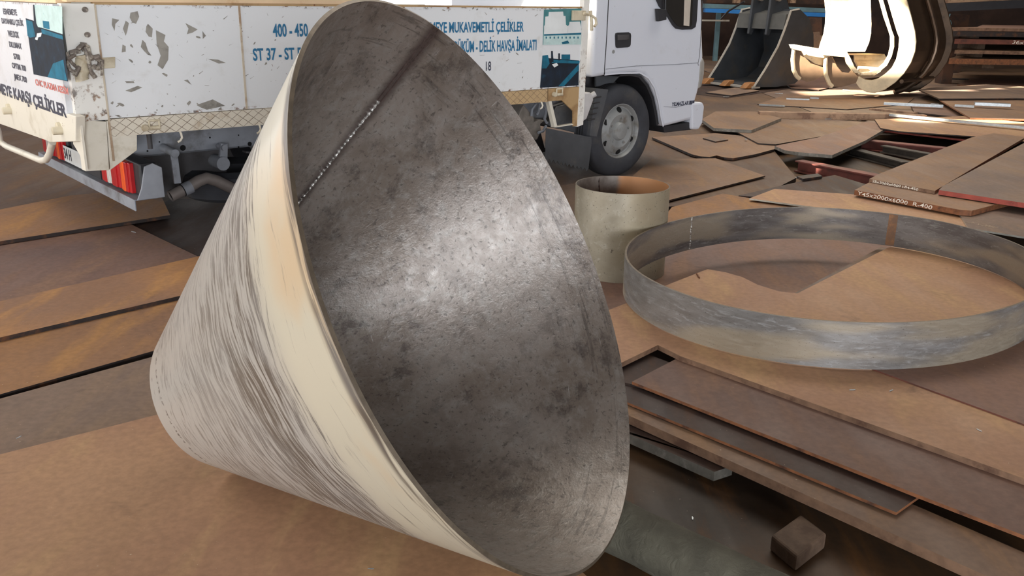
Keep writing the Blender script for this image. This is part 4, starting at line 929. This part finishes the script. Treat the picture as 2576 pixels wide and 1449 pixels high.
# ---------------- dark excavator bucket ----------------
M_bkt = flat('bucket_paint', (62, 66, 72), .55, .2, .15, 3, (74, 72, 70), (.5, .7), 2.5)
M_bkt_e = flat('bucket_bright_edge', (176, 172, 164), .5, .3, .1, 10)
M_tooth = flat('rusty_tooth', (150, 104, 62), .6, .2, .2, 8)
def bucket():
    A = P(1778, 206, .165); B = P(1897, 219, .165); xd = (B - A); W = xd.length; xd.normalize(); yd = Vector((-xd.y, xd.x, 0))
    e = empty('excavator_bucket', A, (0, 0, math.atan2(xd.y, xd.x))); tag(e, 'dark grey excavator bucket with three rusty teeth on the floor beyond the truck cab', 'excavator bucket')
    prof = [(0, 0), (.26, .30), (.54, .68), (.68, .98), (.77, 1.22), (.80, 1.30), (1.02, 1.33), (1.30, 1.18), (1.48, .90), (1.55, .55), (1.42, .22), (1.10, .02), (.60, -.02)]
    for x in (0, W):
        mb = MB(); mb.prism([Vector((x - .02, y, z)) for y, z in prof], (.04, 0, 0)); sp_ = mb.build('side_plate', M_bkt, e)
        mb = MB(); mb.tube([Vector((x, y - .01, z)) for y, z in prof[:7]], .022, 6); mb.build('cutting_edge', M_bkt_e, sp_)
    back = prof[6:] + [(.0, .0)]; mb = MB(); inn = []
    for i, (y, z) in enumerate(back):
        c = Vector((.78, .62)); v = Vector((y, z)) - c; inn.append((Vector((y, z)) - v.normalized() * .04))
    inn[-1] = Vector((0, .03)); inn[-2] = Vector((.6, .02))
    for i in range(len(back) - 1):
        mb.prism([Vector((.02, back[i][0], back[i][1])), Vector((.02, back[i + 1][0], back[i + 1][1])), Vector((.02, inn[i + 1][0], inn[i + 1][1])), Vector((.02, inn[i][0], inn[i][1]))], (W - .04, 0, 0))
    mb.build('back_shell', M_bkt, e)
    mb = MB(); mb.prism([Vector((.02, y, z)) for y, z in [(.70, 1.24), (.66, .98), (.95, .98), (1.0, 1.30)]], (W - .04, 0, 0)); mb.build('top_box', flat('bucket_box_paint', (84, 84, 82), .5, .2, .15, 5), e)
    for fx in (.32, .68):
        mb = MB(); mb.prism([Vector((W * fx - .025, y, z)) for y, z in [(.60, .88), (.68, .86), (.92, 1.28), (1.25, 1.22), (1.0, 1.62), (.86, 1.85), (.70, 1.85), (.64, 1.5)]], (.05, 0, 0)); ear = mb.build('hinge_ear', M_bkt, e, bevel=.01)
        mb = MB(); mb.lathe([(.05, 0), (.09, 0), (.09, .05), (.05, .05)], (W * fx + .03, .80, 1.55), (1, 0, 0), (0, 1, 0), 18, close=True); mb.build('pin_boss', M_grime, ear)
    mb = MB(); mb.box(-.02, W + .02, -.06, .14, -.025, .012); mb.build('lip_plate', M_bkt_e, e)
    for fx in (.07, .5, .93):
        mb = MB(); x = W * fx; mb.prism([Vector((x - .07, 0.02, -.03)), Vector((x - .07, -.22, -.02)), Vector((x - .07, -.10, .07)), Vector((x - .07, .04, .08))], (.14, 0, 0)); mb.build('tooth', M_tooth, e, bevel=.01)
    mb = MB(); a = P(1812, 45, .13); mb.tube([Vector((.30, .5, 1.45)), Vector((-.1, .55, 1.28)), Vector((-.5, .8, 1.12)), Vector((W * .32, .7, 1.55))][:3], .02, 8); mb.build('hose', M_black, e)
bucket()

# ---------------- sunlit open scoop ----------------
M_cast = flat('sunlit_cast_steel', (214, 196, 164), .55, .15, .12, 6, (176, 144, 104), (.55, .75), 7)  # cast steel with the sun's glare put into a paler colour
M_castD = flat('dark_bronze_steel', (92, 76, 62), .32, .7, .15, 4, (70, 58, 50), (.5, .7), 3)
def scoop():
    DY = 16.0; base = P(2190, 235, .19)
    def q(x, y, dy=0.0): return PD(x, y, base.y + dy)
    e = empty('scoop', base); tag(e, 'huge curved steel scoop in glaring sun at top right with a dark back', 'scoop')
    def mk(mb, name, mat, bevel=0, par=None):
        mb.v = [v - base for v in mb.v]; return mb.build(name, mat, par or e, bevel=bevel)
    outer = [(2262, -60), (2278, -10), (2292, 40), (2302, 80), (2305, 105), (2302, 130), (2292, 158), (2274, 186), (2252, 208), (2226, 226), (2200, 234), (2180, 232), (2162, 222), (2152, 208)]
    inner = [(2160, 190), (2176, 200), (2192, 202), (2208, 198), (2228, 184), (2244, 168), (2254, 148), (2260, 120), (2262, 95), (2256, 80), (2244, 40), (2234, 5), (2222, -30), (2212, -60)]
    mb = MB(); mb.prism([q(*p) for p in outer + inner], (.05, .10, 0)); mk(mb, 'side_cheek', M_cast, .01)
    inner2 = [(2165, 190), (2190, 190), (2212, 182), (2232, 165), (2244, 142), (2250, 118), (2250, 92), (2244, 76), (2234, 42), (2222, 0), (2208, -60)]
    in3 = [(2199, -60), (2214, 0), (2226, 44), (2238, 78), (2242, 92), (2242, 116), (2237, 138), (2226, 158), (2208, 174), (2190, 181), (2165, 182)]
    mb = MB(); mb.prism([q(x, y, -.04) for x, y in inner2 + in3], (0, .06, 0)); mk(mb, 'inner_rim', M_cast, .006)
    # curved back shell sweeping away to the right
    ex = Vector((.98, .95, 0)); mb = MB(); n = len(outer)
    for i in range(n - 1):
        a, b = q(*outer[i]) + Vector((.05, .101, 0)), q(*outer[i + 1]) + Vector((.05, .101, 0)); c = (q(2200, 90)); ia = a + (c - a).normalized() * .05; ib = b + (c - b).normalized() * .05
        mb.prism([a, b, ib, ia], ex)
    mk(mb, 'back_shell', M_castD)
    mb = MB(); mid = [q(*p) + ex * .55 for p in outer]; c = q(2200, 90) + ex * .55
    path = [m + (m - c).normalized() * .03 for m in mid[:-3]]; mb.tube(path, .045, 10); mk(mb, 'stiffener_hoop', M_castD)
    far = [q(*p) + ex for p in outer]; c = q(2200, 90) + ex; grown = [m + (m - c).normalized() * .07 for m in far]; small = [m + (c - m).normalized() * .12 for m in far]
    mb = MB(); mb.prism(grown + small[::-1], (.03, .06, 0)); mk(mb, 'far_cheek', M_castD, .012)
    mb = MB(); mb.tube([q(2268, 205), q(2268, 205) + ex * .92], .035, 10); mk(mb, 'weld_ridge', M_castD)
    # broad tongue coming down from above
    tg = [((2072, 2190), -60, .35), ((2076, 2190), 0, .35), ((2079, 2191), 30, .33), ((2078, 2192), 60, .28), ((2074, 2191), 85, .20), ((2066, 2186), 108, .10), ((2060, 2176), 130, .0)]
    mb = MB(); fr = []
    for (x0, x1), y, dy in tg: fr.append([q(x0 + (x1 - x0) * k / 8, y, dy + .10 * math.sin(math.pi * k / 8)) for k in range(9)])
    for i in range(len(fr) - 1):
        for k in range(8): mb.prism([fr[i][k], fr[i][k + 1], fr[i + 1][k + 1], fr[i + 1][k]], (0, .05, 0))
    mk(mb, 'tongue_plate', M_cast)
    # floor of the scoop and front lip with curved cups
    lip = [(1987, 112), (2000, 112), (2060, 122), (2130, 128), (2140, 146), (2150, 168), (2168, 186), (2150, 184), (2132, 160), (2126, 144), (2080, 140), (2003, 126), (1992, 122)]
    mb = MB(); mb.prism([q(x, y, -.1) for x, y in lip], (0, .07, 0)); mk(mb, 'front_lip', M_cast, .006)
    mb = MB(); rows = []
    for y, x0, x1, dy in ((134, 2120, 2185, .25), (136, 2150, 2225, .5), (150, 2150, 2232, .45), (165, 2158, 2226, .3), (180, 2162, 2215, .1), (190, 2165, 2200, .0)):
        rows.append([q(x0 + (x1 - x0) * k / 6, y, dy) for k in range(7)])
    for i in range(len(rows) - 1):
        for k in range(6): mb.prism([rows[i][k], rows[i][k + 1], rows[i + 1][k + 1], rows[i + 1][k]], (.0, .04, -.02))
    mk(mb, 'scoop_floor', M_cast)
    for cup in ([(1997, 124), (1994, 150), (1996, 175), (2004, 192), (2012, 199), (2030, 206), (2046, 203), (2060, 195), (2072, 190), (2078, 172), (2064, 168), (2040, 160), (2022, 142), (2012, 124)],
                [(2078, 142), (2076, 165), (2078, 190), (2086, 210), (2094, 218), (2116, 219), (2136, 214), (2154, 208), (2160, 192), (2146, 170), (2134, 184), (2118, 182), (2106, 168), (2092, 142)]):
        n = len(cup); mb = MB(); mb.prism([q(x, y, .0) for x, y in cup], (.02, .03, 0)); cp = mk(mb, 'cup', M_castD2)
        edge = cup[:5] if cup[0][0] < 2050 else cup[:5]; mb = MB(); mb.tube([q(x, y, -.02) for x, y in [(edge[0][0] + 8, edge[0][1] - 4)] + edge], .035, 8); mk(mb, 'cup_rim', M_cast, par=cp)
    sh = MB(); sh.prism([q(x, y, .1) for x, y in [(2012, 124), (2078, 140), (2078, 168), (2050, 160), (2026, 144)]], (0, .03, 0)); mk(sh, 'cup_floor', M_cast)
M_castD2 = flat('shaded_cast', (120, 96, 74), .6, .2, .12, 6)  # the same cast steel with shade put into its colour, for the cups
scoop()

# ---------------- racks, beams and stacks at the back ----------------
M_tealb = flat('teal_beam_paint', (92, 122, 132), .6, .1, .15, 4); M_blue = flat('blue_paint', (30, 116, 190), .5, 0, .1, 4); M_dk = flat('dark_junk', (58, 44, 38), .8, .1, .3, 2, (84, 56, 40), (.45, .6), 2)
def hbeam(label, x0, x1, y0, y1, D, mat, thick=.2, slope=0, name='steel_beam', cat='beam', fl=False):
    a = PD(x0, y1, D); b = PD(x1, y1 + slope, D); a.z = .10 if fl else a.z; b.z = .10 if fl else b.z; h = PD(x0, y0, D).z - a.z; mb = MB(); mb.prism([a, b, b + Vector((0, 0, h)), a + Vector((0, 0, h))], (0, thick, 0)); return tag(mb.build(name, mat), label, cat)
hbeam('long teal beam on the rack behind the bucket', 1772, 2082, 9, 20, 24.0, M_tealb, .3, 12)
hbeam('bright blue beam under the teal beam', 1774, 2082, 21, 31, 24.0, M_blue, .25, 12)
hbeam('blue upright of the rack left of the scoop', 2070, 2077, 40, 136, 24.6, M_blue, .15, 0, 'rack_post', 'post', True)
hbeam('teal upright of the rack behind the truck cab', 1796, 1806, 32, 136, 24.6, M_tealb, .15, 0, 'rack_post', 'post', True)
hbeam('thin cream pipe between the cab and the bucket', 1755, 1835, 49, 53, 24.50, P_cream, .101, 1, 'pipe', 'pipe')
hbeam('dark pile of steel sections on the rack behind the bucket', 1772, 2082, -14, 7, 25.0, M_dk, .8, 4, 'section_pile', 'steel sections')
for i, (x0, x1) in enumerate([(1846, 1862), (1902, 1914), (1960, 1974), (1988, 2002)]):
    hbeam('pale %s section end poking out of the dark pile' % ['leftmost', 'second', 'third', 'rightmost'][i], x0, x1, -12, 8, 24.6, M_beam, .2, 0, 'section_end', 'steel section')
for i, (px, lab) in enumerate([([(2008, 156), (2020, 84), (2062, 80), (2070, 157)], 'brown offcut leaning left of the scoop tongue'), ([(2046, 156), (2048, 84), (2074, 92), (2068, 157)], 'offcut leaning against the scoop tongue'), ([(1992, 147), (2000, 42), (2068, 44), (2070, 148)], 'dark sheet standing behind the leaning offcuts')]):
    mb = MB(); D = 21.0 + i * .5; pp = [PD(x, y, D) for x, y in px]; pp[0].z = pp[3].z = .101; mb.prism(pp, (0, .04, 0)); tag(mb.build('offcut', [M_brown, M_brown, M_dk][i]), lab, 'offcut')
hbeam('low heap of brown scrap on the floor behind the bucket', 1960, 2090, 112, 146, 22.4, M_dark, .6, 0, 'scrap_heap', 'scrap', True)
# stacks of heavy plate at the far right
def slab(label, px, z, th, top, edge):
    pts = [P(x, y, z) for x, y in px]; mb = MB(); mb.prism(pts, (0, 0, -th), 0, 1); return tag(mb.build('steel_slab', [top, edge]), label, 'steel slab')
D0 = 17.5
def slab2(label, xl, yt, ht, xr=2900, depth=3.0, skew=0.5, top=M_brown, edge=M_edge_o, writing=None):
    a = PD(xl, yt, D0); b = PD(xr, yt + (xr - xl) * .012, D0); b.y += .0; th = PD(xl, yt, D0).z - PD(xl, yt + ht, D0).z
    b.z = a.z; mb = MB(); mb.prism([a, b, b + Vector((0, depth, 0)), a + Vector((skew + 1.2, depth, 0)), a + Vector((skew, .8, 0))], (0, 0, -th), 0, 1); o = tag(mb.build('steel_slab', [top, edge]), label, 'steel slab')
    if writing:
        mb = MB(); p = PD(writing[1], yt + ht * .9, D0); lettering(mb, writing[0], Vector((p.x, D0 - .004, a.z - th * .85)), (1, 0, 0), (0, 0, 1), writing[2], th * .7, 0, 0, .15, .08); mb.v = [v - o.location for v in mb.v]; mb.build('chalk_writing', M_chalk, o)
slab2('lowest rusty slab of the far right stack, orange edge', 2388, 147, 14, edge=M_edge_o)
slab2('slab second from the bottom of the far right stack', 2402, 126, 9, edge=M_edge_b)
slab2('slab with white chalked size, third in the far right stack', 2402, 98, 12, writing=('36x2560', 2546, .5), edge=M_edge_dr)
slab2('uppermost broad slab of the far right stack, dark edge', 2384, 78, 13, edge=M_edge)
slab2('long slab lying on top of the far right stack', 2390, 69, 8, skew=.9, top=M_red, edge=M_edge_b)
for i, (x0, x1, y0, y1) in enumerate([(2450, 2470, 134, 148), (2456, 2476, 109, 127), (2440, 2462, 90, 99), (2470, 2500, 160, 172)]):
    hbeam('timber spacer %s in the far right slab stack' % ['between the lowest two slabs', 'under the chalked slab', 'over the chalked slab', 'at the bottom'][i], x0, x1, y0, y1, D0 + .6, M_wood, 1.2, 0, 'timber_spacer', 'timber')
    hb = hbeam('right-hand timber spacer %s in the far right slab stack' % ['between the lowest two slabs', 'under the chalked slab', 'over the chalked slab', 'at the bottom'][i], x0 + 240, x1 + 240, y0 + 3, y1 + 3, D0 + .6, M_wood, 1.2, 0, 'timber_spacer', 'timber')
hbeam('black steel section behind the top of the far right stack', 2366, 2576, 10, 30, 21.0, M_black, .5, -10)
hbeam('brown plate edge above the black section at far right', 2350, 2900, -12, 8, 22.0, M_beam, .8, 4)
hbeam('dark steel post left of the far right stack', 2374, 2400, 74, 170, 18.4, M_dk, .3, 0, 'rack_post', 'post', True)
hbeam('dark sections stacked between the scoop and the far right slabs', 2340, 2420, 36, 158, 21.5, M_dk, .5, 0, 'section_pile', 'steel sections', True)
mb = MB(); c = PD(2384, 60, 19.5); mb.lathe([(0, -.09), (.06, -.07), (.08, 0), (.05, .07), (0, .08)], c, (0, 0, 1), (1, 0, 0), 16); mb.tube([c + Vector((0, 0, .07)), c + Vector((0.02, 0, .2))], .012, 6); tag(mb.build('hook_block', M_tealb), 'small teal hook block hanging right of the scoop', 'hook')
